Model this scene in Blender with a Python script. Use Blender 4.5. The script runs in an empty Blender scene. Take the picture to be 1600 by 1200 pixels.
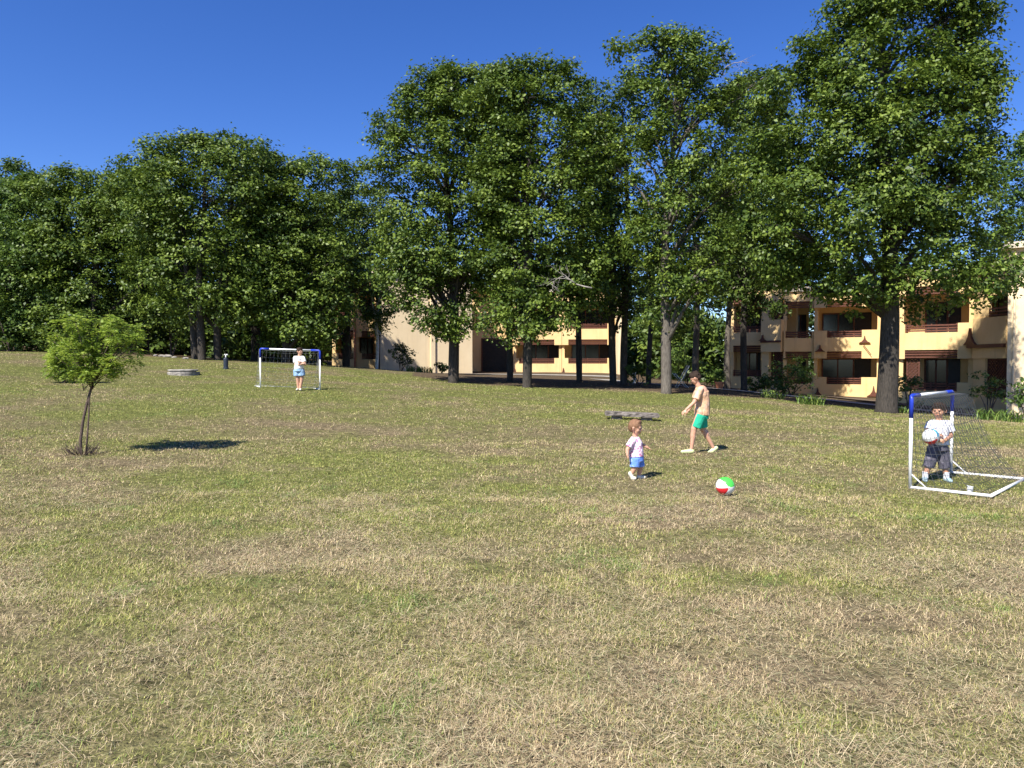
import bpy, bmesh, math, random
import numpy as np
from mathutils import Vector, Matrix

# ------------------------------------------------------------------ camera, sky, sun, exposure
SC = bpy.context.scene
COL = SC.collection
F_PX, CAM_Z = 1150.0, 1.6
PITCH = math.atan((600 - 568) / F_PX)
cam_data = bpy.data.cameras.new('camera')
cam = bpy.data.objects.new('camera', cam_data)
COL.objects.link(cam)
cam.location = (0, 0, CAM_Z)
cam.rotation_euler = (math.pi / 2 - PITCH, 0, 0)
cam_data.sensor_width = 36
cam_data.lens = F_PX / 1600 * 36
cam_data.clip_start, cam_data.clip_end = 0.05, 3000
SC.camera = cam

SUN_H = Vector((0.60, 0.80, 0)).normalized()      # the way the light travels over the ground
SUN_EL = math.radians(48)
world = bpy.data.worlds.new("World")
SC.world = world
world.use_nodes = True
wn, wl = world.node_tree.nodes, world.node_tree.links
wn.clear()
sky = wn.new('ShaderNodeTexSky')
sky.sky_type = 'NISHITA'
sky.sun_disc = False
sky.sun_elevation = SUN_EL
sky.sun_rotation = math.atan2(-SUN_H.x, -SUN_H.y)
sky.altitude = 600
sky.air_density, sky.dust_density, sky.ozone_density = 0.85, 0.15, 4.0
hs = wn.new('ShaderNodeHueSaturation')
hs.inputs['Saturation'].default_value = 1.25
hs.inputs['Value'].default_value = 1.07
hs.inputs['Hue'].default_value = 0.516
bg = wn.new('ShaderNodeBackground')
bg.inputs['Strength'].default_value = 0.094
wo = wn.new('ShaderNodeOutputWorld')
wl.new(sky.outputs[0], hs.inputs['Color'])
wl.new(hs.outputs[0], bg.inputs['Color'])
wl.new(bg.outputs[0], wo.inputs['Surface'])

sd = bpy.data.lights.new('sun', 'SUN')
sd.energy = 4.9
sd.angle = math.radians(0.53)
sd.color = (1.0, 0.95, 0.86)
sun = bpy.data.objects.new('sun', sd)
COL.objects.link(sun)
ldir = Vector((SUN_H.x * math.cos(SUN_EL), SUN_H.y * math.cos(SUN_EL), -math.sin(SUN_EL)))
sun.rotation_euler = ldir.to_track_quat('-Z', 'Y').to_euler()
sun.location = (-20, -20, 40)

SC.view_settings.view_transform = 'Standard'
SC.view_settings.look = 'None'
SC.view_settings.exposure = 0.92
SC.view_settings.gamma = 1.0

# ------------------------------------------------------------------ small helpers
def ray(px, py):
    u, v = (px - 800) / F_PX, -(py - 600) / F_PX
    c, s = math.cos(PITCH), math.sin(PITCH)
    return u, c + v * s, -s + v * c

def P(px, py, d):
    x, y, z = ray(px, py)
    return Vector((x * d / y, d, CAM_Z + z * d / y))

def tag(o, label=None, cat=None, group=None, kind=None):
    if label: o['label'] = label
    if cat: o['category'] = cat
    if group: o['group'] = group
    if kind: o['kind'] = kind
    return o

def empty(name, loc, label, cat, group=None):
    o = bpy.data.objects.new(name, None)
    o.empty_display_size = 0.3
    COL.objects.link(o)
    o.location = loc
    return tag(o, label, cat, group)

def link_mesh(name, me, mat=None, parent=None, loc=None):
    o = bpy.data.objects.new(name, me)
    if mat is not None:
        if isinstance(mat, (list, tuple)):
            for m in mat: me.materials.append(m)
        else: me.materials.append(mat)
    COL.objects.link(o)
    if parent is not None:
        o.parent = parent
        if loc is None:      # mesh was made in world space
            o.matrix_parent_inverse = Matrix.Translation(-Vector(parent.location))
    if loc is not None: o.location = loc
    return o

class MB:
    """collects shapes for ONE mesh object"""
    def __init__(s): s.v = []; s.f = []; s.m = []
    def quadbox(s, corners, mi=0):
        b = len(s.v); s.v += [tuple(c) for c in corners]
        for f in ((0, 3, 2, 1), (4, 5, 6, 7), (0, 1, 5, 4), (1, 2, 6, 5), (2, 3, 7, 6), (3, 0, 4, 7)):
            s.f.append(tuple(b + i for i in f)); s.m.append(mi)
    def box(s, x0, x1, y0, y1, z0, z1, mi=0):
        s.quadbox([(x0, y0, z0), (x1, y0, z0), (x1, y1, z0), (x0, y1, z0), (x0, y0, z1), (x1, y0, z1), (x1, y1, z1), (x0, y1, z1)], mi)
    def tube(s, pts, radii, n=8, mi=0, cap=True):
        pts = [Vector(p) for p in pts]
        if not hasattr(radii, '__len__'): radii = [radii] * len(pts)
        up = Vector((0.137, 0.21, 0.97)).normalized()
        rings = []
        for i, p in enumerate(pts):
            t = (pts[min(i + 1, len(pts) - 1)] - pts[max(i - 1, 0)]).normalized()
            a = t.cross(up)
            if a.length < 0.2: a = t.cross(Vector((1, 0.1, 0)))
            a.normalize(); b = t.cross(a)
            base = len(s.v)
            for k in range(n):
                an = 2 * math.pi * k / n
                s.v.append(tuple(p + (a * math.cos(an) + b * math.sin(an)) * radii[i]))
            rings.append(base)
        for r0, r1 in zip(rings, rings[1:]):
            for k in range(n):
                s.f.append((r0 + k, r0 + (k + 1) % n, r1 + (k + 1) % n, r1 + k)); s.m.append(mi)
        if cap:
            s.f.append(tuple(rings[0] + k for k in reversed(range(n)))); s.m.append(mi)
            s.f.append(tuple(rings[-1] + k for k in range(n))); s.m.append(mi)
    def prism(s, poly, ax, d0, d1, frame=None, mi=0):
        """poly of (a,z) pairs pushed along the other axis from d0 to d1"""
        b = len(s.v); n = len(poly)
        for d in (d0, d1):
            for a, z in poly:
                s.v.append((a, d, z) if ax == 'y' else (d, a, z))
        s.f.append(tuple(b + i for i in range(n))); s.m.append(mi)
        s.f.append(tuple(b + n + i for i in reversed(range(n)))); s.m.append(mi)
        for i in range(n):
            j = (i + 1) % n
            s.f.append((b + j, b + i, b + n + i, b + n + j)); s.m.append(mi)
    def build(s, name, mat, parent=None, smooth=False, xf=None, bevel=0, loc=None):
        me = bpy.data.meshes.new(name)
        v = s.v if xf is None else [xf(*p) for p in s.v]
        me.from_pydata(v, [], s.f)
        me.update()
        for i, p in enumerate(me.polygons): p.material_index = s.m[i]
        bm = bmesh.new(); bm.from_mesh(me); bmesh.ops.recalc_face_normals(bm, faces=bm.faces)
        if bevel:
            bmesh.ops.bevel(bm, geom=list(bm.edges), offset=bevel, segments=2, affect='EDGES', profile=0.6)
        bm.to_mesh(me); bm.free()
        if smooth: me.polygons.foreach_set('use_smooth', [True] * len(me.polygons))
        return link_mesh(name, me, mat, parent, loc)

def np_mesh(name, verts, nper, attrs=None):
    """verts (N,3) grouped into faces of nper vertices each, made with numpy"""
    verts = np.ascontiguousarray(verts, dtype=np.float32).reshape(-1, 3)
    nv = len(verts); nf = nv // nper
    me = bpy.data.meshes.new(name)
    me.vertices.add(nv); me.vertices.foreach_set('co', verts.ravel())
    me.loops.add(nv); me.loops.foreach_set('vertex_index', np.arange(nv, dtype=np.int32))
    me.polygons.add(nf)
    me.polygons.foreach_set('loop_start', np.arange(0, nv, nper, dtype=np.int32))
    me.polygons.foreach_set('loop_total', np.full(nf, nper, dtype=np.int32))
    for k, a in (attrs or {}).items():
        if a.ndim == 1:
            at = me.attributes.new(k, 'FLOAT', 'FACE'); at.data.foreach_set('value', a.astype(np.float32))
        else:
            at = me.attributes.new(k, 'FLOAT_COLOR', 'FACE')
            at.data.foreach_set('color', np.concatenate([a, np.ones((len(a), 1))], 1).astype(np.float32).ravel())
    me.update(calc_edges=True)
    return me

# ------------------------------------------------------------------ materials
def new_mat(name):
    m = bpy.data.materials.new(name); m.use_nodes = True
    return m, m.node_tree.nodes, m.node_tree.links, m.node_tree.nodes['Principled BSDF']

def mat_noise(name, c1, c2, scale=8.0, rough=0.8, bump=0.0, detail=4.0, spec=0.3, stretch=None, metallic=0.0, bscale=None, dist=0.02):
    m, n, l, b = new_mat(name)
    tc = n.new('ShaderNodeTexCoord'); mp = n.new('ShaderNodeMapping')
    l.new(tc.outputs['Object'], mp.inputs['Vector'])
    if stretch: mp.inputs['Scale'].default_value = stretch
    no = n.new('ShaderNodeTexNoise'); no.inputs['Scale'].default_value = scale; no.inputs['Detail'].default_value = detail
    l.new(mp.outputs[0], no.inputs['Vector'])
    r = n.new('ShaderNodeValToRGB')
    r.color_ramp.elements[0].position = 0.3; r.color_ramp.elements[1].position = 0.7
    r.color_ramp.elements[0].color = (*c1, 1); r.color_ramp.elements[1].color = (*c2, 1)
    l.new(no.outputs[0], r.inputs[0]); l.new(r.outputs[0], b.inputs['Base Color'])
    b.inputs['Roughness'].default_value = rough; b.inputs['Specular IOR Level'].default_value = spec
    b.inputs['Metallic'].default_value = metallic
    if bump:
        nb = n.new('ShaderNodeTexNoise'); nb.inputs['Scale'].default_value = bscale or scale * 3; nb.inputs['Detail'].default_value = 6
        l.new(mp.outputs[0], nb.inputs['Vector'])
        bu = n.new('ShaderNodeBump'); bu.inputs['Strength'].default_value = bump; bu.inputs['Distance'].default_value = dist
        l.new(nb.outputs[0], bu.inputs['Height']); l.new(bu.outputs[0], b.inputs['Normal'])
    return m

def mat_leaf(name, dark, mid, light, trans=0.26):
    m, n, l, b = new_mat(name)
    at = n.new('ShaderNodeAttribute'); at.attribute_name = 'tone'
    r = n.new('ShaderNodeValToRGB')
    r.color_ramp.elements[0].color = (*dark, 1); r.color_ramp.elements[1].color = (*light, 1)
    r.color_ramp.elements[0].position = 0.08; r.color_ramp.elements[1].position = 0.95
    e = r.color_ramp.elements.new(0.5); e.color = (*mid, 1)
    l.new(at.outputs['Fac'], r.inputs[0]); l.new(r.outputs[0], b.inputs['Base Color'])
    b.inputs['Roughness'].default_value = 0.5; b.inputs['Specular IOR Level'].default_value = 0.35
    tr = n.new('ShaderNodeBsdfTranslucent'); l.new(r.outputs[0], tr.inputs['Color'])
    mx = n.new('ShaderNodeMixShader'); mx.inputs[0].default_value = trans
    l.new(b.outputs[0], mx.inputs[1]); l.new(tr.outputs[0], mx.inputs[2])
    l.new(mx.outputs[0], n['Material Output'].inputs['Surface'])
    return m

M = {}
M['oak'] = mat_leaf('oak_leaf', (0.036, 0.070, 0.012), (0.095, 0.150, 0.020), (0.215, 0.285, 0.045))
M['oak_deep'] = mat_leaf('deep_leaf', (0.030, 0.058, 0.012), (0.076, 0.124, 0.019), (0.175, 0.240, 0.040), 0.25)
M['oak_blue'] = mat_leaf('bluish_leaf', (0.030, 0.060, 0.016), (0.072, 0.120, 0.026), (0.155, 0.222, 0.050), 0.3)
M['oak_light'] = mat_leaf('light_leaf', (0.045, 0.085, 0.016), (0.095, 0.165, 0.028), (0.185, 0.270, 0.050), 0.35)
M['sapling'] = mat_leaf('sapling_leaf', (0.11, 0.18, 0.024), (0.25, 0.35, 0.042), (0.45, 0.52, 0.085), 0.42)
M['strap'] = mat_leaf('strap_leaf', (0.06, 0.12, 0.02), (0.14, 0.23, 0.04), (0.30, 0.38, 0.09), 0.3)
M['bark'] = mat_noise('bark', (0.055, 0.045, 0.036), (0.15, 0.125, 0.10), 6, 0.95, 0.9, stretch=(6, 6, 1.0), bscale=14, dist=0.04)
M['bark_shaded'] = mat_noise('shaded_bark', (0.03, 0.026, 0.022), (0.09, 0.076, 0.062), 6, 0.95, 0.9, stretch=(6, 6, 1.0), bscale=14, dist=0.04)  # darker copy of bark, the shade under the crowns put into its colour
M['bark_pale'] = mat_noise('pale_bark', (0.08, 0.068, 0.056), (0.19, 0.165, 0.135), 5, 0.95, 0.8, stretch=(6, 6, 1.2), bscale=14, dist=0.03)
M['bark_thin'] = mat_noise('thin_bark', (0.05, 0.035, 0.028), (0.14, 0.10, 0.08), 20, 0.9, 0.5, stretch=(4, 4, 1))
M['dead_wood'] = mat_noise('dead_wood', (0.20, 0.18, 0.155), (0.34, 0.31, 0.27), 10, 0.9, 0.3)

def mat_stucco(name, c1, c2, streak):
    m, n, l, b = new_mat(name)
    tc = n.new('ShaderNodeTexCoord')
    no = n.new('ShaderNodeTexNoise'); no.inputs['Scale'].default_value = 0.9; no.inputs['Detail'].default_value = 8; no.inputs['Roughness'].default_value = 0.65
    l.new(tc.outputs['Object'], no.inputs['Vector'])
    r = n.new('ShaderNodeValToRGB'); r.color_ramp.elements[0].position = 0.32; r.color_ramp.elements[1].position = 0.7
    r.color_ramp.elements[0].color = (*c1, 1); r.color_ramp.elements[1].color = (*c2, 1)
    l.new(no.outputs[0], r.inputs[0])
    mp = n.new('ShaderNodeMapping'); mp.inputs['Scale'].default_value = (2.2, 2.2, 0.16); l.new(tc.outputs['Object'], mp.inputs['Vector'])
    n2 = n.new('ShaderNodeTexNoise'); n2.inputs['Scale'].default_value = 2.0; n2.inputs['Detail'].default_value = 6; l.new(mp.outputs[0], n2.inputs['Vector'])
    r2 = n.new('ShaderNodeValToRGB'); r2.color_ramp.elements[0].position = 0.56; r2.color_ramp.elements[1].position = 0.78
    r2.color_ramp.elements[0].color = (0, 0, 0, 1); r2.color_ramp.elements[1].color = (0.5, 0.5, 0.5, 1)
    l.new(n2.outputs[0], r2.inputs[0])
    mx = n.new('ShaderNodeMix'); mx.data_type = 'RGBA'; l.new(r2.outputs[0], mx.inputs[0]); l.new(r.outputs[0], mx.inputs[6]); mx.inputs[7].default_value = (*streak, 1)
    l.new(mx.outputs[2], b.inputs['Base Color'])
    b.inputs['Roughness'].default_value = 0.92; b.inputs['Specular IOR Level'].default_value = 0.15
    n3 = n.new('ShaderNodeTexNoise'); n3.inputs['Scale'].default_value = 22; n3.inputs['Detail'].default_value = 5; l.new(tc.outputs['Object'], n3.inputs['Vector'])
    bu = n.new('ShaderNodeBump'); bu.inputs['Strength'].default_value = 0.35; bu.inputs['Distance'].default_value = 0.02
    l.new(n3.outputs[0], bu.inputs['Height']); l.new(bu.outputs[0], b.inputs['Normal'])
    return m
M['ochre'] = mat_stucco('ochre_render', (0.70, 0.49, 0.23), (0.80, 0.585, 0.30), (0.50, 0.35, 0.18))
M['cream'] = mat_stucco('cream_render', (0.74, 0.59, 0.38), (0.82, 0.67, 0.45), (0.56, 0.45, 0.30))
M['roof'] = mat_stucco('roof_felt', (0.58, 0.50, 0.38), (0.70, 0.62, 0.48), (0.36, 0.30, 0.24))
M['brown'] = mat_noise('brown_timber', (0.085, 0.030, 0.020), (0.15, 0.058, 0.036), 6, 0.6, 0.3, stretch=(1, 1, 6))
M['terracotta'] = mat_noise('terracotta', (0.40, 0.14, 0.07), (0.52, 0.22, 0.11), 6, 0.8)
M['curtain'] = mat_noise('curtain', (0.40, 0.34, 0.25), (0.55, 0.48, 0.36), 3, 0.9, stretch=(8, 8, 0.3))
M['shutter'] = mat_noise('black_shutter', (0.012, 0.010, 0.010), (0.025, 0.020, 0.018), 8, 0.5)
m, n, l, b = new_mat('window_glass'); b.inputs['Base Color'].default_value = (0.015, 0.017, 0.018, 1); b.inputs['Roughness'].default_value = 0.12; M['glass'] = m
M['concrete'] = mat_noise('weathered_concrete', (0.16, 0.145, 0.125), (0.36, 0.33, 0.29), 7, 0.95, 0.9, bscale=25)
M['stone_dark'] = mat_noise('dark_stone', (0.10, 0.085, 0.075), (0.24, 0.21, 0.185), 9, 0.95, 0.9, bscale=22)
M['path'] = mat_noise('path_paving', (0.24, 0.22, 0.19), (0.40, 0.37, 0.32), 2.5, 0.95, 0.4)
M['white_pvc'] = mat_noise('white_tube', (0.72, 0.73, 0.72), (0.82, 0.82, 0.80), 3, 0.35, spec=0.5)
M['blue_pvc'] = mat_noise('blue_tube', (0.012, 0.035, 0.36), (0.018, 0.05, 0.46), 5, 0.4, spec=0.5)
M['net'] = mat_noise('net_cord', (0.03, 0.033, 0.04), (0.06, 0.065, 0.07), 20, 0.9)
M['net_pale'] = mat_noise('pale_net_cord', (0.25, 0.26, 0.26), (0.38, 0.38, 0.38), 20, 0.9)
M['dark_metal'] = mat_noise('dark_metal', (0.012, 0.018, 0.03), (0.03, 0.04, 0.06), 9, 0.45, spec=0.5)
M['white_metal'] = mat_noise('white_metal', (0.6, 0.6, 0.58), (0.75, 0.75, 0.72), 6, 0.5)
M['olive_cloth'] = mat_noise('olive_cloth', (0.14, 0.15, 0.10), (0.24, 0.25, 0.17), 20, 0.9)
M['soil'] = mat_noise('soil', (0.09, 0.065, 0.045), (0.19, 0.14, 0.095), 3, 1.0, 0.8)

# ------------------------------------------------------------------ terrain: smooth sheet through surveyed heights
def gz_px(px, py, d):
    p = P(px, py, d); return (p.x, p.y, p.z)
CT = [gz_px(0, 549, 38), gz_px(150, 550, 38), gz_px(250, 556, 38), gz_px(320, 562, 36), gz_px(353, 577, 30), gz_px(287, 587, 28),
      gz_px(450, 566, 37), gz_px(590, 580, 48), gz_px(700, 583, 52), gz_px(100, 598, 22), gz_px(128, 712, 11.8),
      gz_px(405, 606, 23), gz_px(500, 607, 23), gz_px(708, 599, 31), gz_px(823, 606, 29), gz_px(905, 597, 36), gz_px(965, 601, 33),
      gz_px(1040, 614, 28), gz_px(1160, 610, 37), gz_px(1385, 645, 24.8), gz_px(955, 583, 56), gz_px(1145, 606, 47), gz_px(1290, 618, 43.5),
      gz_px(1570, 650, 29), gz_px(985, 657, 18), gz_px(1093, 707, 12.7),
      (5, 9.4, 0), (6.6, 10, 0), (2.5, 8.9, 0), (1.7, 10.1, 0), (0, 6, 0), (-3, 4, 0), (3, 4, 0), (0, 0, 0), (-6, 6, 0.04), (6, 5, -0.02),
      (-10, 0, 0.2), (10, 0, -0.1), (0, -10, 0), (16, 10, -0.1), (-16, 12, 0.75), (-32, 25, 2.3), (25, 20, -0.4), (32, 40, -0.4),
      (-36, 48, 3.0), (0, 68, 1.0), (-30, 66, 2.9), (30, 66, 0.0)]
CT = np.array(CT)
def _phi(r2): return 0.5 * r2 * np.log(r2 + 1e-9)
_n = len(CT)
_K = _phi(((CT[:, None, :2] - CT[None, :, :2]) ** 2).sum(-1)) + np.eye(_n) * 6.0
_Pm = np.c_[np.ones(_n), CT[:, :2]]
_A = np.block([[_K, _Pm], [_Pm.T, np.zeros((3, 3))]])
_W = np.linalg.solve(_A, np.r_[CT[:, 2], np.zeros(3)])
def ground(x, y):
    x = np.asarray(x, float); y = np.asarray(y, float); sh = x.shape
    x = np.clip(x.ravel(), -44, 40); y = np.clip(y.ravel(), -12, 72)
    out = _W[_n] + _W[_n + 1] * x + _W[_n + 2] * y
    for i in range(_n):
        out += _W[i] * _phi((x - CT[i, 0]) ** 2 + (y - CT[i, 1]) ** 2)
    return out.reshape(sh)
def gz(x, y): return float(ground(np.array([x]), np.array([y]))[0])
def G(px, py, d):
    """point on the ground in that column at distance d"""
    p = P(px, py, d); return Vector((p.x, p.y, gz(p.x, p.y)))

_rt = np.random.default_rng(5).random((256, 256))
def vnoise(x, y, s, o=0):
    x = x / s + 37.3 + o * 11.7; y = y / s + 71.9 + o * 5.3
    xi = np.floor(x).astype(int); yi = np.floor(y).astype(int); fx = x - xi; fy = y - yi
    fx = fx * fx * (3 - 2 * fx); fy = fy * fy * (3 - 2 * fy)
    g = lambda a, b: _rt[a % 256, b % 256]
    return (g(xi, yi) * (1 - fx) + g(xi + 1, yi) * fx) * (1 - fy) + (g(xi, yi + 1) * (1 - fx) + g(xi + 1, yi + 1) * fx) * fy
def greenness(x, y):
    """how green the mown field is: dry straw near, greener bands further out, swathes left by the mower"""
    base = 0.30 + 0.56 * np.clip((y - 5.5) / 14, 0, 1) - 0.20 * np.clip((y - 26) / 8, 0, 1)
    r = 0.9 * (vnoise(x, y, 2.6) - 0.5) + 0.7 * (vnoise(x, y, 0.8, 1) - 0.5) + 0.45 * (vnoise(x, y, 0.28, 2) - 0.5)
    u = y + 0.32 * x
    r += 0.46 * (vnoise(x * 0.22, u, 0.9, 4) - 0.5) + 0.32 * (vnoise(x * 0.12, u, 0.45, 6) - 0.5)
    r += 0.5 * np.exp(-(((x + 2.3) / 1.5) ** 2 + ((y - 11.4) / 1.3) ** 2))
    return np.clip(base + r * 0.95, 0, 1)

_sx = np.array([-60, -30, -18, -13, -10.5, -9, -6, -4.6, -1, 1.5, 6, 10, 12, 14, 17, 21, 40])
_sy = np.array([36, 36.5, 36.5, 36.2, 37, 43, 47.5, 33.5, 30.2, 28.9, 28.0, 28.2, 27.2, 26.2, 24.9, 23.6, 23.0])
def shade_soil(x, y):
    """bare leaf-littered earth under the trees and along the houses; its dark colour also paints in tree shade"""
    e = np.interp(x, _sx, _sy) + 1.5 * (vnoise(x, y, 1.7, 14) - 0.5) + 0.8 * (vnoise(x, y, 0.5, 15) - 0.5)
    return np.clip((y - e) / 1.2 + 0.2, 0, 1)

xs = np.concatenate([-np.geomspace(45, 900, 22)[::-1], np.arange(-40, -11, 0.4), np.arange(-11, 11, 0.11), np.arange(11, 40.01, 0.4), np.geomspace(45, 900, 22)])
ys = np.concatenate([-np.geomspace(16, 400, 12)[::-1], np.arange(-12, 1.5, 0.5), np.arange(1.5, 13, 0.09), np.arange(13, 66.01, 0.33), np.geomspace(70, 1400, 24)])
X, Y = np.meshgrid(xs, ys)
Z = ground(X, Y)
Z += (0.035 * (vnoise(X, Y, 0.75, 16) - 0.5) + 0.03 * (vnoise(X, Y, 0.4, 17) - 0.5)) * (np.abs(X) < 30) * np.clip((24 - Y) / 10, 0, 1) * (Y > 0)
Z += 0.02 * (vnoise(X, Y, 1.3, 8) - 0.5) * (np.abs(X) < 42) * (Y < 67)
nx_, ny_ = len(xs), len(ys)
me = bpy.data.meshes.new('ground')
me.vertices.add(nx_ * ny_); me.vertices.foreach_set('co', np.stack([X, Y, Z], -1).astype(np.float32).ravel())
ii, jj = np.meshgrid(np.arange(nx_ - 1), np.arange(ny_ - 1)); a0 = (jj * nx_ + ii).ravel()
q = np.stack([a0, a0 + 1, a0 + nx_ + 1, a0 + nx_], 1).astype(np.int32)
me.loops.add(q.size); me.loops.foreach_set('vertex_index', q.ravel())
me.polygons.add(len(q)); me.polygons.foreach_set('loop_start', np.arange(0, q.size, 4, dtype=np.int32)); me.polygons.foreach_set('loop_total', np.full(len(q), 4, dtype=np.int32))
me.polygons.foreach_set('use_smooth', np.ones(len(q), bool))
at = me.attributes.new('green', 'FLOAT', 'POINT'); at.data.foreach_set('value', greenness(X, Y).astype(np.float32).ravel())
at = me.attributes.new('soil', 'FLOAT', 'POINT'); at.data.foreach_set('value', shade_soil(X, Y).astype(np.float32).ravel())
me.update(calc_edges=True)
m, n, l, b = new_mat('mown_field')
at = n.new('ShaderNodeAttribute'); at.attribute_name = 'green'
tc = n.new('ShaderNodeTexCoord')
n1 = n.new('ShaderNodeTexNoise'); n1.inputs['Scale'].default_value = 9; n1.inputs['Detail'].default_value = 9; n1.inputs['Roughness'].default_value = 0.75
l.new(tc.outputs['Object'], n1.inputs['Vector'])
rg = n.new('ShaderNodeValToRGB'); rg.color_ramp.elements[0].color = (0.022, 0.025, 0.009, 1); rg.color_ramp.elements[1].color = (0.22, 0.235, 0.07, 1)
rd = n.new('ShaderNodeValToRGB'); rd.color_ramp.elements[0].color = (0.030, 0.023, 0.014, 1); rd.color_ramp.elements[1].color = (0.29, 0.23, 0.135, 1)
for r in (rg, rd): r.color_ramp.elements[0].position = 0.3; r.color_ramp.elements[1].position = 0.72; l.new(n1.outputs[0], r.inputs[0])
mx = n.new('ShaderNodeMix'); mx.data_type = 'RGBA'
l.new(at.outputs['Fac'], mx.inputs[0]); l.new(rd.outputs[0], mx.inputs[6]); l.new(rg.outputs[0], mx.inputs[7])
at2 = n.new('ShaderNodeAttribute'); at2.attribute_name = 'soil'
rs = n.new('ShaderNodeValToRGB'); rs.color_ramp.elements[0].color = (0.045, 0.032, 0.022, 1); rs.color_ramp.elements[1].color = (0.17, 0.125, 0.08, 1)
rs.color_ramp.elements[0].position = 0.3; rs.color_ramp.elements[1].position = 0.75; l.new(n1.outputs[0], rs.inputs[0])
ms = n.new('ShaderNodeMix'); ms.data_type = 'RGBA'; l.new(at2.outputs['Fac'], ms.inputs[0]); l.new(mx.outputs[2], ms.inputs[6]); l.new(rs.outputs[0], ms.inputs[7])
l.new(ms.outputs[2], b.inputs['Base Color']); b.inputs['Roughness'].default_value = 1; b.inputs['Specular IOR Level'].default_value = 0.05
n2 = n.new('ShaderNodeTexNoise'); n2.inputs['Scale'].default_value = 30; n2.inputs['Detail'].default_value = 8; l.new(tc.outputs['Object'], n2.inputs['Vector'])
bu = n.new('ShaderNodeBump'); bu.inputs['Strength'].default_value = 0.8; bu.inputs['Distance'].default_value = 0.05
l.new(n2.outputs[0], bu.inputs['Height']); l.new(bu.outputs[0], b.inputs['Normal'])
tag(link_mesh('ground', me, m), kind='structure')

# ------------------------------------------------------------------ grass and hay (stuff)
m, n, l, b = new_mat('grass_blade')
at = n.new('ShaderNodeAttribute'); at.attribute_name = 'col'
l.new(at.outputs['Color'], b.inputs['Base Color']); b.inputs['Roughness'].default_value = 0.6; b.inputs['Specular IOR Level'].default_value = 0.25
tr = n.new('ShaderNodeBsdfTranslucent'); l.new(at.outputs['Color'], tr.inputs['Color'])
mx = n.new('ShaderNodeMixShader'); mx.inputs[0].default_value = 0.12
l.new(b.outputs[0], mx.inputs[1]); l.new(tr.outputs[0], mx.inputs[2]); l.new(mx.outputs[0], n['Material Output'].inputs['Surface'])
M['blade'] = m

def scatter(bands, rng):
    xs_, ys_, ws = [], [], []
    for (y0, y1, dens, k) in bands:
        area_n = int(dens * ((0.86 * y1 + 1.2) * 2) * (y1 - y0))
        y = y0 + (y1 - y0) * rng.random(area_n); x = (rng.random(area_n) * 2 - 1) * (0.86 * y1 + 1.2)
        keep = np.abs(x) < 0.86 * y + 1.2
        xs_.append(x[keep]); ys_.append(y[keep])
    return np.concatenate(xs_), np.concatenate(ys_)

def relief(x, y):
    return (0.035 * (vnoise(x, y, 0.75, 16) - 0.5) + 0.03 * (vnoise(x, y, 0.4, 17) - 0.5)) * np.clip((24 - y) / 10, 0, 1) + 0.02 * (vnoise(x, y, 1.3, 8) - 0.5)
def blades(name, x, y, length, width, tilt, rng, cols, droop=0.25, mode='grass'):
    n_ = len(x); z = ground(x, y) + relief(x, y)
    az = rng.random(n_) * 2 * np.pi; tl = tilt
    d = np.stack([np.cos(az) * np.sin(tl), np.sin(az) * np.sin(tl), np.cos(tl)], 1)
    sd_ = np.stack([-np.sin(az), np.cos(az), np.zeros(n_)], 1) * width[:, None] / 2
    p = np.stack([x, y, z], 1)
    if mode == 'straw':
        p = p - d * (length / 2)[:, None]; p[:, 2] = z + 0.004 + rng.random(n_) ** 2 * 0.05
        sd_ = np.cross(d, np.stack([-np.cos(az) * 0.3, -np.sin(az) * 0.3, np.ones(n_)], 1)); sd_ /= np.linalg.norm(sd_, axis=1, keepdims=True); sd_ *= width[:, None] / 2
        tip = p + d * length[:, None]
        V = np.stack([p - sd_, p + sd_, tip + sd_ * 0.4, tip - sd_ * 0.4], 1)
        me_ = np_mesh(name, V, 4, {'col': cols})
    else:
        tip = p + d * length[:, None]
        V = np.stack([p - sd_, p + sd_, tip], 1)
        me_ = np_mesh(name, V, 3, {'col': cols})
    return me_

rng = np.random.default_rng(11)
x, y = scatter([(1.8, 3.6, 13000, 1), (3.6, 6, 9500, 1), (6, 9, 5500, 1), (9, 14, 2400, 1), (14, 22, 1000, 1), (22, 34, 330, 1), (34, 50, 40, 1)], rng)
g = greenness(x, y)
# tufts: thin out where it is bare, thicken in clumps
cl = vnoise(x, y, 0.16, 3) * 0.6 + vnoise(x, y, 0.5, 5) * 0.4
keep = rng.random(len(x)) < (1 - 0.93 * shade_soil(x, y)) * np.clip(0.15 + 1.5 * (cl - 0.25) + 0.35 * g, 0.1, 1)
x, y, g, cl = x[keep], y[keep], g[keep], cl[keep]
nb = len(x)
w = 0.0027 * np.maximum(1, y / 3.6) ** 0.80 * (0.6 + 0.8 * rng.random(nb))
L = (0.014 + 0.030 * rng.random(nb) ** 1.6) * (0.55 + 0.95 * cl) * (1 + 0.25 * (rng.random(nb) < 0.06) * 3)
tl = np.clip(rng.normal(1.0, 0.36, nb), 0.05, 1.5)
isg = rng.random(nb) < (0.12 + 0.85 * g)
t = rng.random((nb, 1))
green = np.array([0.195, 0.215, 0.042]) * (1 - t) + np.array([0.53, 0.50, 0.16]) * t
bright = np.array([0.24, 0.37, 0.07])
green = np.where(rng.random((nb, 1)) < 0.10, bright, green)
dry = np.array([0.29, 0.205, 0.115]) * (1 - t) + np.array([0.84, 0.67, 0.39]) * t
weed = (vnoise(x, y, 0.45, 21) + 0.5 * (vnoise(x, y, 0.15, 22) - 0.5) > 0.92) & (rng.random(nb) < 0.6)
L = L * np.where(weed, 1.35, 1); isg = isg | weed
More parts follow.
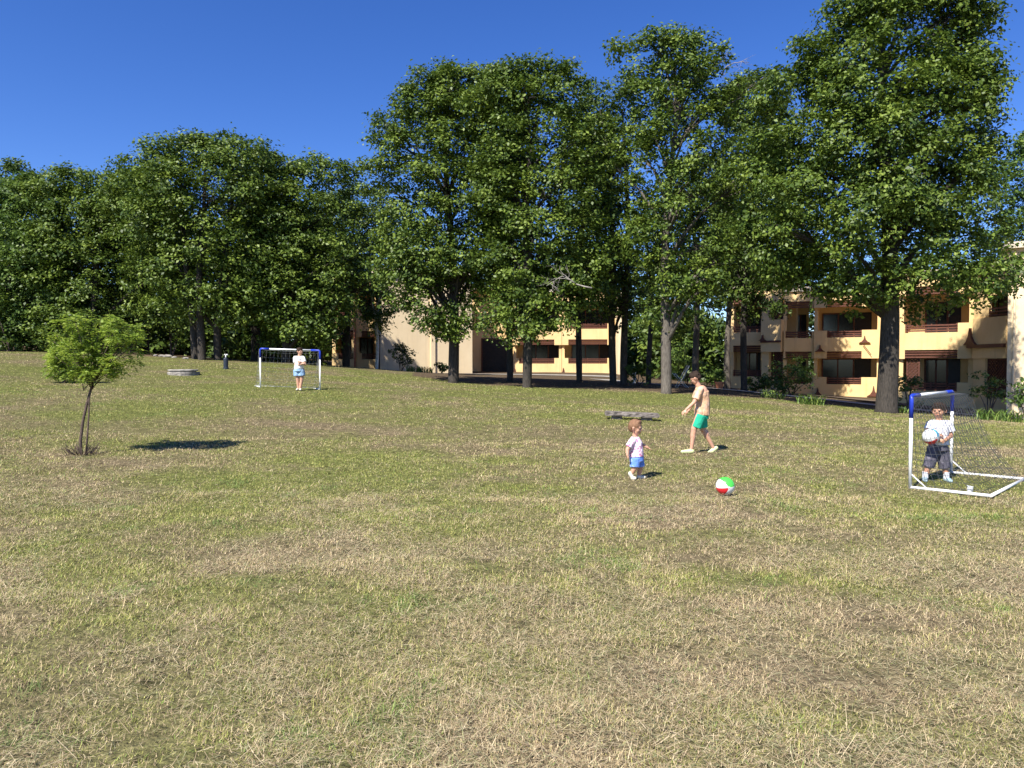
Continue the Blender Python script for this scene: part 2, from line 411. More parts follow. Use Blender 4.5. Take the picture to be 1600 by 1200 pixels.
green = np.where(weed[:, None], np.array([0.12, 0.19, 0.045]) * (1 - t) + np.array([0.30, 0.40, 0.11]) * t, green)
cols = np.where(isg[:, None], green, dry)
cols = cols * (0.62 + 0.55 * rng.random((nb, 1))) * (0.80 + 0.36 * vnoise(x, y, 0.22, 30))[:, None]
gm = blades('grass', x, y, L, w, tl, rng, cols)
tag(link_mesh('grass', gm, M['blade']), 'short mown grass, half green and half dry, covering the whole field', 'grass', kind='stuff')
x, y = scatter([(1.8, 3.6, 7000, 1), (3.6, 6, 4600, 1), (6, 9, 2600, 1), (9, 14, 800, 1), (14, 22, 260, 1), (22, 32, 60, 1)], rng)
g = greenness(x, y)
cl = vnoise(x, y, 0.35, 9) * 0.5 + vnoise(x, y, 1.1, 12) * 0.5
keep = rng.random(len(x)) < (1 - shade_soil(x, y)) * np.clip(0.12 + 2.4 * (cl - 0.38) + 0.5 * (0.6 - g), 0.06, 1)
x, y = x[keep], y[keep]; nb = len(x)
w = 0.0019 * np.maximum(1, y / 3.6) ** 0.75 * (0.6 + 0.9 * rng.random(nb))
L = 0.020 + 0.070 * rng.random(nb) ** 2.0 * (1 + 0.8 * (rng.random(nb) < .06))
tl = np.pi / 2 + rng.normal(0, 0.24, nb)
t = rng.random((nb, 1)) ** 1.6
cols = np.array([0.32, 0.23, 0.13]) * (1 - t) + np.array([0.78, 0.65, 0.41]) * t
cols = np.where(rng.random((nb, 1)) < 0.25, np.array([0.33, 0.34, 0.17]) * (0.7 + 0.5 * rng.random((nb, 1))), cols)
gm = blades('hay', x, y, L, w, tl, rng, cols, mode='straw')
tag(link_mesh('cut_hay', gm, M['blade']), 'dry cut hay stalks lying loose over the mown field', 'hay', kind='stuff')
gc = None

# ------------------------------------------------------------------ the paths near the houses
def ribbon(name, ctr, w0, mat, dz=0.03):
    pts = []
    for i in range(len(ctr) - 1):
        a, b_ = Vector(ctr[i]), Vector(ctr[i + 1])
        k = max(2, int((b_ - a).length / 0.5))
        pts += [a.lerp(b_, j / k) for j in range(k)]
    pts.append(Vector(ctr[-1]))
    mb = MB()
    for i, p in enumerate(pts):
        t_ = (pts[min(i + 1, len(pts) - 1)] - pts[max(i - 1, 0)]).normalized(); s_ = Vector((-t_.y, t_.x, 0))
        for k in range(5):
            qq = p + s_ * (w0 * (k / 4 - 0.5)); mb.v.append((qq.x, qq.y, gz(qq.x, qq.y) + dz))
    for i in range(len(pts) - 1):
        for k in range(4):
            a = i * 5 + k; mb.f.append((a, a + 1, a + 6, a + 5)); mb.m.append(0)
    return tag(mb.build(name, mat), kind='structure')
ribbon('path', [(5.6, 46, 0), (8.2, 38, 0), (12.2, 34, 0), (15.2, 31, 0), (17.2, 27.5, 0), (20.5, 24.5, 0)], 1.7, M['path'])
ribbon('path', [(-11, 47.5, 0), (-4.5, 49.5, 0), (0, 50.5, 0), (7.2, 51, 0)], 1.6, M['path'])
ribbon('flower_bed', [(12.5, 41.8, 0), (16.8, 39, 0), (18.0, 33.5, 0), (18.9, 28, 0), (23, 26.6, 0)], 2.0, M['soil'], 0.05)

# ------------------------------------------------------------------ trees
def leaf_cloud(name, centers, dirs, per, sigma, size, mat, rng, parent=None, updir=0.5, tone0=0.5, aspect=0.62):
    """leaf-sized faces in tufts round the given centres; dirs = the way each tuft faces"""
    nT = len(centers)
    c = np.repeat(centers, per, 0) + rng.normal(0, 1, (nT * per, 3)) * np.repeat(sigma, per)[:, None] * np.array([1, 1, 0.6])
    nrm = np.repeat(dirs, per, 0) * 0.6 + np.array([0, 0, updir]) + rng.normal(0, 0.42, (nT * per, 3))
    nrm /= np.linalg.norm(nrm, axis=1, keepdims=True)
    a = np.cross(nrm, rng.normal(0, 1, (nT * per, 3))); a /= np.linalg.norm(a, axis=1, keepdims=True)
    b_ = np.cross(nrm, a)
    s = size * (0.65 + 0.7 * rng.random(nT * per))[:, None]
    a = a * s * 0.5; b_ = b_ * s * 0.5 * aspect
    fold = nrm * s * 0.12
    V = np.stack([c - a, c - b_ + fold, c + a, c + b_ + fold], 1)
    tone = np.clip(tone0 + np.repeat(rng.normal(0, 0.2, nT), per) + rng.normal(0, 0.17, nT * per), 0, 1)
    return link_mesh(name, np_mesh(name, V, 4, {'tone': tone}), mat, parent)

def lobes_to_tufts(lobes, rng, k_area=26, up=0.45, ctr=None, sig=0.12):
    C_, D_, S_ = [], [], []
    for (cx, cy, cz, r) in lobes:
        k = max(6, int(k_area * r * r))
        d = rng.normal(0, 1, (k, 3)); d[:, 2] += up
        if ctr is not None:
            o = np.array([cx, cy, cz]) - ctr; o /= (np.linalg.norm(o) + 1e-6); d += o * 0.55
        d /= np.linalg.norm(d, axis=1, keepdims=True)
        rad = r * (0.55 + 0.5 * rng.random(k) ** 0.6)
        c = np.array([cx, cy, cz]) + d * rad[:, None] * np.array([1, 1, 0.78])
        C_.append(c); D_.append(d); S_.append(np.full(k, sig + 0.06 * rng.random()))
    return np.concatenate(C_), np.concatenate(D_), np.concatenate(S_)

def tree(label, px, py, d, prof, n_lobes, lobe_r=(0.7, 1.25), mat='oak', bark='bark', trunk_r=0.28, group='trees standing round the field',
         per=13, leaf=0.15, depth=0.75, seed=0, cat='tree', karea=26, name='oak_tree', lean=0.0, top_frac=0.86, limbs=14, base=None, extra=(), trunks=1, ydep=0.0):
    rng = np.random.default_rng(1000 + seed)
    b0 = G(px, py, d) if base is None else Vector(base)
    root = empty(name, b0, label, cat, group)
    n_lobes = int(n_lobes * 1.15); karea *= 1.4
    prof = sorted(prof)           # (py, left px, right px) -> z, x0, x1 at the tree's own distance
    pz = np.array([P(800, a, d).z for a, _, _ in prof]); xl = np.array([P(q_, 600, d).x for _, q_, _ in prof]); xr = np.array([P(q_, 600, d).x for _, _, q_ in prof])
    o = np.argsort(pz); pz, xl, xr = pz[o], xl[o], xr[o]
    cz = (pz[0] + pz[-1]) / 2; cx = float(np.interp(cz, pz, (xl + xr) / 2)); ctr = np.array([cx, d + ydep, cz - (pz[-1] - pz[0]) * 0.15])
    wmax = (xr - xl).max()
    lob = []
    tries = 0
    while len(lob) < n_lobes and tries < n_lobes * 60:
        tries += 1
        z = pz[0] + (pz[-1] - pz[0]) * rng.random()
        a_, c_ = np.interp(z, pz, xl), np.interp(z, pz, xr); hw = (c_ - a_) / 2
        if rng.random() > hw * 2 / wmax + 0.12: continue
        r = min(rng.uniform(*lobe_r), max(0.35, hw * 0.9), )
        an = rng.random() * 2 * np.pi; rad = rng.random() ** 0.33
        hx = max(0.0, hw - r * 0.95); dome = 1.0 if z < cz else math.sqrt(max(0.04, 1 - ((z - cz) / (pz[-1] - cz)) ** 2))
        hy = max(0.0, hw * depth * dome - r * 0.6)
        x_, y_ = (a_ + c_) / 2 + hx * rad * np.cos(an), d + ydep + hy * rad * np.sin(an)
        if z + r * 0.9 > pz[-1] - 0.1: z = pz[-1] - 0.1 - r * 0.9
        # keep lobes apart a little so that gaps stay open between them
        if any((x_ - q_[0]) ** 2 + (y_ - q_[1]) ** 2 + ((z - q_[2]) * 1.2) ** 2 < (0.35 * (r + q_[3])) ** 2 for q_ in lob[-60:]): continue
        lob.append((x_, y_, z, r))
    for i in range(int(n_lobes * 0.35)):           # sprays that break the outline
        f = rng.random() ** 0.8; z = pz[0] + (pz[-1] - pz[0]) * f
        a_, c_ = np.interp(z, pz, xl), np.interp(z, pz, xr); hw = (c_ - a_) / 2; an = rng.random() * 2 * np.pi; k_ = rng.uniform(0.93, 1.08)
        r = rng.uniform(0.32, 0.6) * lobe_r[1] / 1.1
        lob.append(((a_ + c_) / 2 + hw * k_ * np.cos(an) - r * .5 * np.cos(an), d + ydep + hw * depth * k_ * np.sin(an) * (1 - .7 * f), min(z, pz[-1] - r * .8), r))
    for (ex, ey, ed, er) in extra:
        p = P(ex, ey, ed); lob.append((p.x, p.y, p.z, er))
    lob_a = np.array(lob)
    # trunk and limbs
    mb = MB()
    topz = pz[0] + (pz[-1] - pz[0]) * top_frac
    stems = []
    for k in range(trunks):
        off = Vector((0.0, 0.0, 0)) if trunks == 1 else Vector(((k - (trunks - 1) / 2) * trunk_r * 3.2, rng.normal(0, 0.3), 0))
        tx = cx * 0.55 + b0.x * 0.45 + off.x * 1.6
        pts, rad = [], []
        N = 12
        for i in range(N + 1):
            f = i / N; zz = b0.z - 0.25 + (topz - b0.z + 0.25) * f
            wob = 0.14 * math.sin(f * 5 + seed + k) * f * 2
            pts.append(Vector((b0.x + off.x + (tx - b0.x) * f ** 1.7 + wob, d + off.y + ydep * f ** 1.5 + 0.12 * math.cos(f * 4 + seed), zz)))
            rr = trunk_r * (1 - f) ** 0.75 * 0.97 + 0.035
            if i == 0: rr *= 1.35
            rad.append(rr)
        # root flare
        p0 = pts[0]; pts.insert(1, p0.lerp(pts[1], 0.35)); rad.insert(1, trunk_r * 1.08)
        mb.tube(pts, rad, 12)
        stems.append((pts, rad))
    idx = rng.permutation(len(lob))[:limbs]
    for i in idx:
        lx, ly, lz, lr = lob[i]
        pts, rad = stems[i % len(stems)]
        h = lz - abs(lx - cx) * 0.45 - 1.2 - rng.random() * 0.8
        h = max(h, b0.z + (pz[0] - b0.z) * 0.8)
        j = min(range(len(pts)), key=lambda q_: abs(pts[q_].z - h)); j = min(j, len(pts) - 3)
        s_ = pts[j]; e_ = Vector((lx, ly, lz)); mid = s_.lerp(e_, 0.5) + Vector((0, 0, 0.25 + 0.3 * rng.random()))
        r0 = min(rad[j] * 0.55, 0.14)
        mb.tube([s_, s_.lerp(mid, 0.5) + Vector((0, 0, 0.08)), mid, mid.lerp(e_, 0.55), e_], [r0, r0 * 0.8, r0 * 0.55, r0 * 0.35, 0.012], 6)
        for q_ in range(3):
            dd = Vector(rng.normal(0, 1, 3)).normalized() * lr * 0.9
            mb.tube([mid.lerp(e_, 0.5), e_ + dd * 0.5, e_ + dd], [r0 * 0.35, 0.02, 0.008], 4)
    mb.build('trunk', M[bark], root, smooth=True)
    C_, D_, S_ = lobes_to_tufts(lob_a, rng, karea * 0.46, up=0.6, ctr=ctr, sig=0.15 + 0.03 * (d > 33))
    leaf_cloud('crown', C_, D_, int(per * 2.5), S_, leaf * 0.86, M[mat], rng, root)
    return root

G1 = 'oaks along the edge of the field'
# right-hand big oak
tree('tallest broad oak, cut by the top edge, its thick dark trunk behind the near goal', 1386, 645, 24.8,
     [(-45, 1400, 1470), (-15, 1345, 1510), (30, 1260, 1545), (90, 1215, 1550), (150, 1195, 1555), (210, 1175, 1560), (280, 1150, 1565), (350, 1150, 1580), (410, 1175, 1600), (430, 1195, 1600), (455, 1240, 1570)],
     185, (0.6, 1.15), 'oak', 'bark_shaded', 0.32, None, 14, 0.16, 0.6, 1, karea=27, limbs=34,
     extra=((1240, 440, 26, .5), (1300, 448, 25.5, .5), (1350, 462, 25.5, .5), (1440, 462, 27, .55), (1500, 455, 27.5, .55), (1570, 436, 27, .6), (1590, 425, 26, .7), (1345, 480, 25, .5), (1420, 485, 25.5, .5), (1455, 478, 26, .55), (1275, 455, 25, .55), (1215, 440, 25.5, .55), (1400, 300, 23, .9), (1340, 330, 22.5, .8), (1480, 330, 23, .8), (1440, 230, 23, .8), (1260, 300, 23, .8), (1520, 260, 24, .8)))
tree('tree crown rising behind the right-hand house roof at the picture edge', 1640, 600, 40, [(212, 1560, 1610), (270, 1540, 1680), (340, 1530, 1690), (440, 1530, 1690)], 46, (0.9, 1.5), 'oak_light', seed=2, per=11, leaf=0.2, karea=15, limbs=8, group=None)
# middle tall oak
tree('tall open oak with a thick pale grey trunk and sky showing through its crown', 1040, 614, 28,
     [(42, 1060, 1110), (75, 960, 1135), (110, 950, 1150), (170, 940, 1165), (250, 935, 1180), (330, 940, 1185), (400, 950, 1175), (470, 985, 1140), (500, 1000, 1090)],
     74, (0.5, 1.0), 'oak', 'bark_pale', 0.18, G1, 13, 0.16, 0.7, 3, karea=30, limbs=40, name='oak_tree',
     extra=((1120, 175, 28, .5), (1185, 130, 29, .6), (1150, 145, 29, .45), (960, 80, 27.5, .5), (1125, 90, 28, .5)))
tree('slim dark oak whose crown fills the gap left of the tallest oak', 1162, 610, 36.5,
     [(108, 1165, 1200), (160, 1110, 1240), (240, 1100, 1260), (330, 1105, 1260), (420, 1110, 1260), (480, 1130, 1235)],
     60, (0.8, 1.4), 'oak_deep', 'bark_shaded', 0.14, G1, 12, 0.19, 0.6, 4, karea=20, limbs=22)
tree('slender pale trunked tree standing against the end of the right house', 1137, 606, 41,
     [(280, 1090, 1170), (360, 1085, 1185), (430, 1095, 1180), (470, 1115, 1165)], 26, (0.8, 1.3), 'oak_deep', 'bark_pale', 0.16, G1, 11, 0.2, 0.7, 5, karea=18, limbs=14)
tree('slender pale trunked tree directly behind the walking boy', 1087, 600, 40,
     [(240, 1040, 1120), (330, 1020, 1130), (420, 1035, 1125), (468, 1060, 1110)], 30, (0.8, 1.3), 'oak_deep', 'bark_pale', 0.17, G1, 11, 0.2, 0.7, 6, karea=18, limbs=14)
# centre cluster
tree('broad oak at the left end of the central clump, trunk before the cream wall', 708, 599, 31,
     [(102, 680, 765), (122, 640, 810), (170, 600, 830), (240, 580, 835), (320, 572, 830), (400, 570, 810), (445, 590, 780), (480, 620, 760), (508, 670, 735)],
     112, (0.6, 1.15), 'oak', 'bark_shaded', 0.21, G1, 13, 0.165, 0.72, 7, karea=28, limbs=34,
     extra=((590, 262, 30, .45), (598, 190, 30.5, .45), (640, 150, 30, .5), (575, 300, 31, .4), (600, 420, 30, .6), (620, 470, 30, .55), (690, 490, 29.8, .4), (722, 500, 29.8, .45), (660, 500, 30, .5), (690, 520, 30, .45), (735, 480, 30, .6), (750, 500, 31, .6), (715, 525, 30.2, .4), (655, 480, 30, .55), (675, 510, 30, .4), (640, 465, 30.4, .55), (612, 240, 30, .5), (660, 125, 30, .5), (700, 108, 30, .4), (585, 225, 30, .35), (568, 262, 30, .3)))
tree('round topped oak in the middle of the central clump, nearest the field', 823, 607, 29,
     [(100, 770, 890), (122, 725, 935), (180, 720, 955), (260, 720, 970), (340, 735, 970), (420, 755, 960), (460, 755, 955), (490, 770, 900), (515, 800, 865)],
     112, (0.6, 1.1), 'oak', 'bark_shaded', 0.165, G1, 13, 0.16, 0.72, 8, karea=28, limbs=34,
     extra=((790, 500, 28, .45), (840, 470, 27.6, .55), (880, 500, 27.8, .5), (930, 420, 28, .6), (900, 445, 28, .5), (765, 490, 28.5, .45), (850, 105, 28.5, .45), (795, 112, 28.5, .45), (880, 118, 28.5, .5), (820, 520, 28, .4), (770, 510, 29, .5), (800, 530, 29, .4), (845, 505, 28.5, .5), (930, 465, 29, .6), (900, 480, 29, .5)))
tree('thin dark oak leaning left just behind the middle of the central clump', 797, 599, 34, [(150, 770, 830), (260, 740, 850), (360, 740, 850), (460, 755, 850), (510, 770, 830)], 30, (0.8, 1.3), 'oak_deep', 'bark_shaded', 0.13, G1, 11, 0.2, 0.6, 9, karea=16, limbs=10)
tree('thin dark oak in front of the lit balconies of the far house', 905, 597, 36, [(135, 890, 935), (190, 865, 965), (260, 850, 980), (360, 860, 985), (460, 865, 990), (500, 885, 960)], 40, (0.8, 1.3), 'oak_deep', 'bark_shaded', 0.13, G1, 11, 0.2, 0.6, 10, karea=16, limbs=10)
tree('oak with twin dark trunks at the right corner of the far house', 966, 601, 33, [(118, 925, 985), (200, 900, 1010), (320, 895, 1010), (420, 910, 1010), (475, 920, 1015), (505, 940, 1005)], 44, (0.8, 1.2), 'oak_deep', 'bark_shaded', 0.14, G1, 11, 0.19, 0.6, 11, karea=17, limbs=16, trunks=2)
tree('slim dark tree between the twin trunked oak and the pale trunk', 1014, 604, 39, [(330, 985, 1040), (400, 975, 1050), (470, 985, 1040)], 16, (0.7, 1.1), 'oak_deep', 'bark_shaded', 0.13, G1, 11, 0.2, 0.7, 12, karea=16, limbs=8)
tree('young tree with a thin pale stem in front of the far house left corner', 588, 580, 42, [(425, 570, 615), (460, 555, 625), (500, 560, 620), (520, 575, 605)], 14, (0.5, 0.9), 'oak_light', 'white_metal', 0.07, None, 12, 0.17, 0.8, 13, karea=20, limbs=8, name='young_tree')

# left wood, front row
G2 = 'trees of the wood on the left'
tree('tree at the right end of the left wood, its trunk behind the far goal', 447, 567, 37, [(243, 410, 520), (268, 375, 560), (340, 360, 585), (420, 355, 585), (480, 380, 575), (535, 400, 545)], 90, (0.8, 1.3), 'oak', 'bark_shaded', 0.19, G2, 12, 0.185, 0.62, 14, karea=19, limbs=20)
tree('tallest dome of the left wood standing on a cluster of close trunks', 322, 563, 36, [(207, 275, 390), (232, 215, 430), (270, 170, 460), (360, 180, 450), (430, 190, 440), (495, 230, 420)], 105, (0.8, 1.35), 'oak', 'bark_shaded', 0.17, G2, 12, 0.185, 0.66, 15, karea=19, limbs=24, trunks=3)
tree('leafy tree of the left wood reaching down to the grass behind the young tree', 150, 551, 39, [(262, 85, 215), (285, 35, 270), (380, 30, 290), (460, 40, 280), (520, 50, 230), (552, 60, 200)], 100, (0.8, 1.35), 'oak', 'bark_shaded', 0.17, G2, 12, 0.19, 0.6, 16, karea=18, limbs=14)
tree('leafy tree of the left wood cut by the left picture edge', 10, 549, 39, [(275, -40, 80), (320, -70, 115), (420, -75, 130), (500, -70, 115), (549, -60, 105)], 80, (0.8, 1.35), 'oak_light', 'bark_shaded', 0.25, G2, 12, 0.19, 0.6, 17, karea=18, limbs=12)
tree('dark tree rising above the left wood at the top left of it', 20, 545, 50, [(252, -15, 60), (290, -60, 90), (360, -70, 110), (440, -70, 120)], 56, (1.0, 1.7), 'oak_blue', 'bark_shaded', 0.25, G2, 10, 0.24, 0.6, 18, karea=11, limbs=6)
tree('bluish tree between the left wood and the central clump', 540, 575, 42, [(285, 510, 590), (325, 480, 620), (400, 480, 625), (460, 500, 600)], 44, (0.9, 1.4), 'oak_blue', 'bark_shaded', 0.2, G2, 11, 0.2, 0.6, 19, karea=15, limbs=8)
tree('second tree row of the left wood, behind the tallest dome on its left', 225, 555, 42, [(262, 180, 260), (320, 150, 300), (420, 150, 300), (500, 160, 290)], 55, (1.0, 1.6), 'oak_blue', 'bark_shaded', 0.25, G2, 10, 0.23, 0.6, 20, karea=12, limbs=6)
tree('second tree row of the left wood, behind the tallest dome on its right', 400, 562, 42.5, [(235, 395, 425), (280, 360, 460), (380, 350, 480), (500, 360, 470)], 55, (1.0, 1.6), 'oak_deep', 'bark_shaded', 0.25, G2, 10, 0.23, 0.6, 21, karea=12, limbs=6)
tree('shade filled tree between the trunks behind the far goal', 500, 570, 42.5, [(300, 470, 530), (380, 455, 545), (470, 460, 540), (540, 465, 530)], 46, (0.9, 1.5), 'oak_deep', 'bark_shaded', 0.17, G2, 10, 0.22, 0.6, 22, karea=12, limbs=6)

# bare grey twigs
def dead_branch(label, px, py, d, size, seed, sx=1):
    rng = random.Random(seed); mb = MB(); b0 = P(px, py, d)
    def grow(p, di, ln, r, lv):
        pts = [p]; cur = p; dd = di.copy()
        for i in range(4):
            dd = (dd + Vector((rng.gauss(0, .25), rng.gauss(0, .25), rng.gauss(0, .25)))).normalized(); cur = cur + dd * ln / 4; pts.append(cur)
        mb.tube(pts, [r, r * .85, r * .7, r * .55, r * .4], 5)
        if lv:
            for k in range(3):
                q_ = pts[rng.choice((2, 3, 4))]; grow(q_, (dd + Vector((rng.gauss(0, .7), rng.gauss(0, .4), rng.gauss(0, .7)))).normalized(), ln * .62, r * .5, lv - 1)
    grow(b0, Vector((sx, 0.1, 0.35)).normalized(), size, 0.035, 3)
    return tag(mb.build('dead_branch', M['dead_wood'], smooth=True), label, 'branch')
dead_branch('bare grey branch hanging low in front of the central clump', 925, 450, 26.4, 1.2, 4, -1)
dead_branch('bare grey twigs standing up into the sky between the two tallest oaks', 1128, 118, 28.6, 1.0, 9, 0.3)

# far wood that reads as one mass
rng = np.random.default_rng(77)
lob = []
def wood_band(x0, x1, y0, y1, z0f, z1f, n_, r=(1.6, 2.6)):
    for i in range(n_):
        x_ = rng.uniform(x0, x1); y_ = rng.uniform(y0, y1); r_ = rng.uniform(*r)
        zt = z1f(x_); lob.append((x_, y_, rng.uniform(z0f, max(z0f + .1, zt - r_)), r_))
wood_band(-60, -14, 52, 58, 2.0, lambda x_: 13.5 + 1.6 * math.sin(x_ * .4), 260)
wood_band(-52, -38, 38, 50, 2.0, lambda x_: 12.0, 80)
wood_band(-20, 42, 66, 72, 1.0, lambda x_: 12.5 + 1.4 * math.sin(x_ * .35), 330)
wood_band(-14, 36, 64, 67, 0.6, lambda x_: 4.0, 90, (1.0, 1.7))
wood_band(-44, -13, 49, 53, 2.0, lambda x_: 6.0, 150, (1.0, 1.8))
wood_band(10.5, 15, 51, 62, .3, lambda x_: 6.0, 110, (1.0, 1.8))
C_, D_, S_ = lobes_to_tufts(np.array(lob), rng, 9)
S_ *= 1.8
o = leaf_cloud('far_wood', C_, D_, 9, S_, 0.36, M['oak_deep'], rng)
tag(o, 'far off wood closing the view behind the houses', 'wood', kind='stuff')

# understorey shrubs
def shrub(label, px, py, d, w, h, mat='oak', n_=12, seed=0, name='shrub', cat='shrub', group=None, leaf=0.13, per=12, karea=30, stems=5):
    rng = np.random.default_rng(2000 + seed)
    b0 = G(px, py, d); root = empty(name, b0, label, cat, group); lob = []
    for i in range(n_):
        a = rng.random() * 6.28; q_ = rng.random() ** .5
        z = b0.z + h * (0.15 + 0.72 * rng.random()); k = 1 - 0.35 * ((z - b0.z) / h)
        lob.append((b0.x + math.cos(a) * q_ * w / 2 * k, b0.y + math.sin(a) * q_ * w / 2 * .8 * k, z, min(w, h) * rng.uniform(.16, .27)))
    mb = MB()
    for i in range(stems):
        l_ = lob[i % len(lob)]; mb.tube([b0 + Vector((rng.normal(0, .04), rng.normal(0, .04), -.05)), b0.lerp(Vector(l_[:3]), .5) + Vector((0, 0, .06)), Vector(l_[:3])], [0.03, 0.02, 0.008], 5)
    mb.build('stem', M['bark_thin'], root)
    C_, D_, S_ = lobes_to_tufts(np.array(lob), rng, karea * max(1, (0.5 / (min(w, h) * .2)) ** 1.1)); S_ = S_ * min(1, min(w, h) * .45)
    leaf_cloud('foliage', C_, D_, per, S_, leaf, M[mat], rng, root)
    return root
for i, (px, py, d, w, h, mt, lb) in enumerate([
        (15, 550, 37, 4.2, 3.0, 'oak', 'wide bush at the foot of the left wood, by the left picture edge'),
        (115, 551, 37.5, 3.6, 2.2, 'oak_deep', 'dark bush under the left wood behind the sapling'),
        (205, 553, 38.5, 3.2, 2.4, 'oak_deep', 'dark bush under the left wood, right of the sapling'),
        (268, 558, 39, 2.4, 3.8, 'oak', 'tall narrow bush left of the close trunks'),
        (425, 566, 38.5, 1.8, 2.6, 'oak', 'leafy bush in the shade right behind the far goal')]):
    shrub(lb, px, py, d, w, h, mt, 16, i, group='bushes under the left wood', leaf=0.17, karea=16)
shrub('dark bush against the shaded part of the cream wall', 626, 581, 46, 1.6, 2.2, 'oak_deep', 12, 11, leaf=.13)
shrub('small round bush at the foot of the lit cream wall', 690, 584, 46, 0.9, 1.0, 'oak_light', 8, 12, leaf=.11)
shrub('bush with pale leaves in front of the balconies of the right house', 1236, 612, 37, 2.6, 2.0, 'oak_light', 14, 13, leaf=.14)
shrub('low dark bush beside the trunk near the right house', 1178, 612, 38, 1.3, .9, 'oak_deep', 9, 14, leaf=.12)
shrub('low dark bush between the terracotta path corner and the right house', 1208, 616, 36, 1.4, .8, 'oak_deep', 9, 15, leaf=.12)
shrub('bright round bush at the far right against the house pier', 1606, 640, 24.5, 1.5, 1.6, 'oak_light', 14, 16, leaf=.11)
shrub('sparse bush in front of the lattice screen of the right house', 1545, 648, 26.5, 1.2, 1.7, 'oak_deep', 8, 17, leaf=.11)
shrub('dark bush growing against the foot of the tallest oak', 1420, 645, 28, 1.3, 1.3, 'oak_deep', 10, 18, leaf=.11)
shrub('bright green bush deep between the slim trunks behind the boy', 1072, 592, 46, 2.2, 3.0, 'oak_light', 12, 19, leaf=.18, karea=14)
shrub('dark low bush at the foot of the slim tree, beside the pale grey trunk', 998, 610, 33, 1.9, 0.95, 'oak_deep', 12, 20, leaf=.12)
shrub('bush with whitish flowers behind the potted plant', 1114, 600, 38.5, 1.3, 1.1, 'oak_light', 9, 21, leaf=.13)

def strap_plant(label, px, py, d, w, h, n_=60, seed=0, group=None):
    rng = random.Random(seed); b0 = G(px, py, d); V = []; tone = []
    for i in range(n_):
        bx, by = b0.x + rng.uniform(-w / 2, w / 2), b0.y + rng.uniform(-.25, .25); bz = gz(bx, by) - .02
        a = rng.random() * 6.28; ln = h * rng.uniform(.6, 1.15); wd = rng.uniform(.012, .02); tt = rng.random()
        out = Vector((math.cos(a), math.sin(a), 0)); sd_ = Vector((-out.y, out.x, 0))
        prev = Vector((bx, by, bz)); pw = wd
        for k in range(1, 5):
            f = k / 4; nx = Vector((bx, by, bz)) + out * (ln * .62 * f ** 1.5) + Vector((0, 0, ln * (f - .42 * f ** 2.6))); nw = wd * (1 - f) ** .6 + .002
            V += [prev - sd_ * pw, prev + sd_ * pw, nx + sd_ * nw, nx - sd_ * nw]; tone.append(tt); prev, pw = nx, nw
    me_ = np_mesh('leaf_clump', np.array([tuple(v) for v in V]), 4, {'tone': np.array(tone)})
    root = empty('strap_leaf_plant', b0, label, 'plant', group)
    link_mesh('leaf_clump', me_, M['strap'], root)
G3 = 'strap leaved plants edging the field'
for i, (px, py, d, w, h, lb) in enumerate([
        (1395, 652, 25.2, .9, .45, 'strap leaved clump at the foot of the tallest oak'), (1545, 664, 23.5, 1.1, .6, 'strap leaved clump seen through the near goal net'),
        (1590, 666, 23, 1.2, .65, 'strap leaved clump at the right picture edge'), (1268, 640, 27, .9, .65, 'strap leaved clump beside the path, below the lit balcony'),
        (1207, 634, 29.5, .9, .55, 'strap leaved clump beside the path, below the lattice of the right house'), (648, 586, 42, .9, .6, 'strap leaved clump at the foot of the cream wall, deep green'),
        (665, 586, 42, .8, .6, 'strap leaved clump at the foot of the cream wall, yellowish')]):
    strap_plant(lb, px, py, d, w, h, 90, i, G3)

# ------------------------------------------------------------------ buildings
def frame_xf(p0, p1):
    a = Vector((p0[0], p0[1], 0)); b_ = Vector((p1[0], p1[1], 0)); t_ = (b_ - a).normalized(); nn = Vector((t_.y, -t_.x, 0))
    return (lambda s, nn_, z: tuple(a + t_ * s + nn * nn_ + Vector((0, 0, z)))), (b_ - a).length

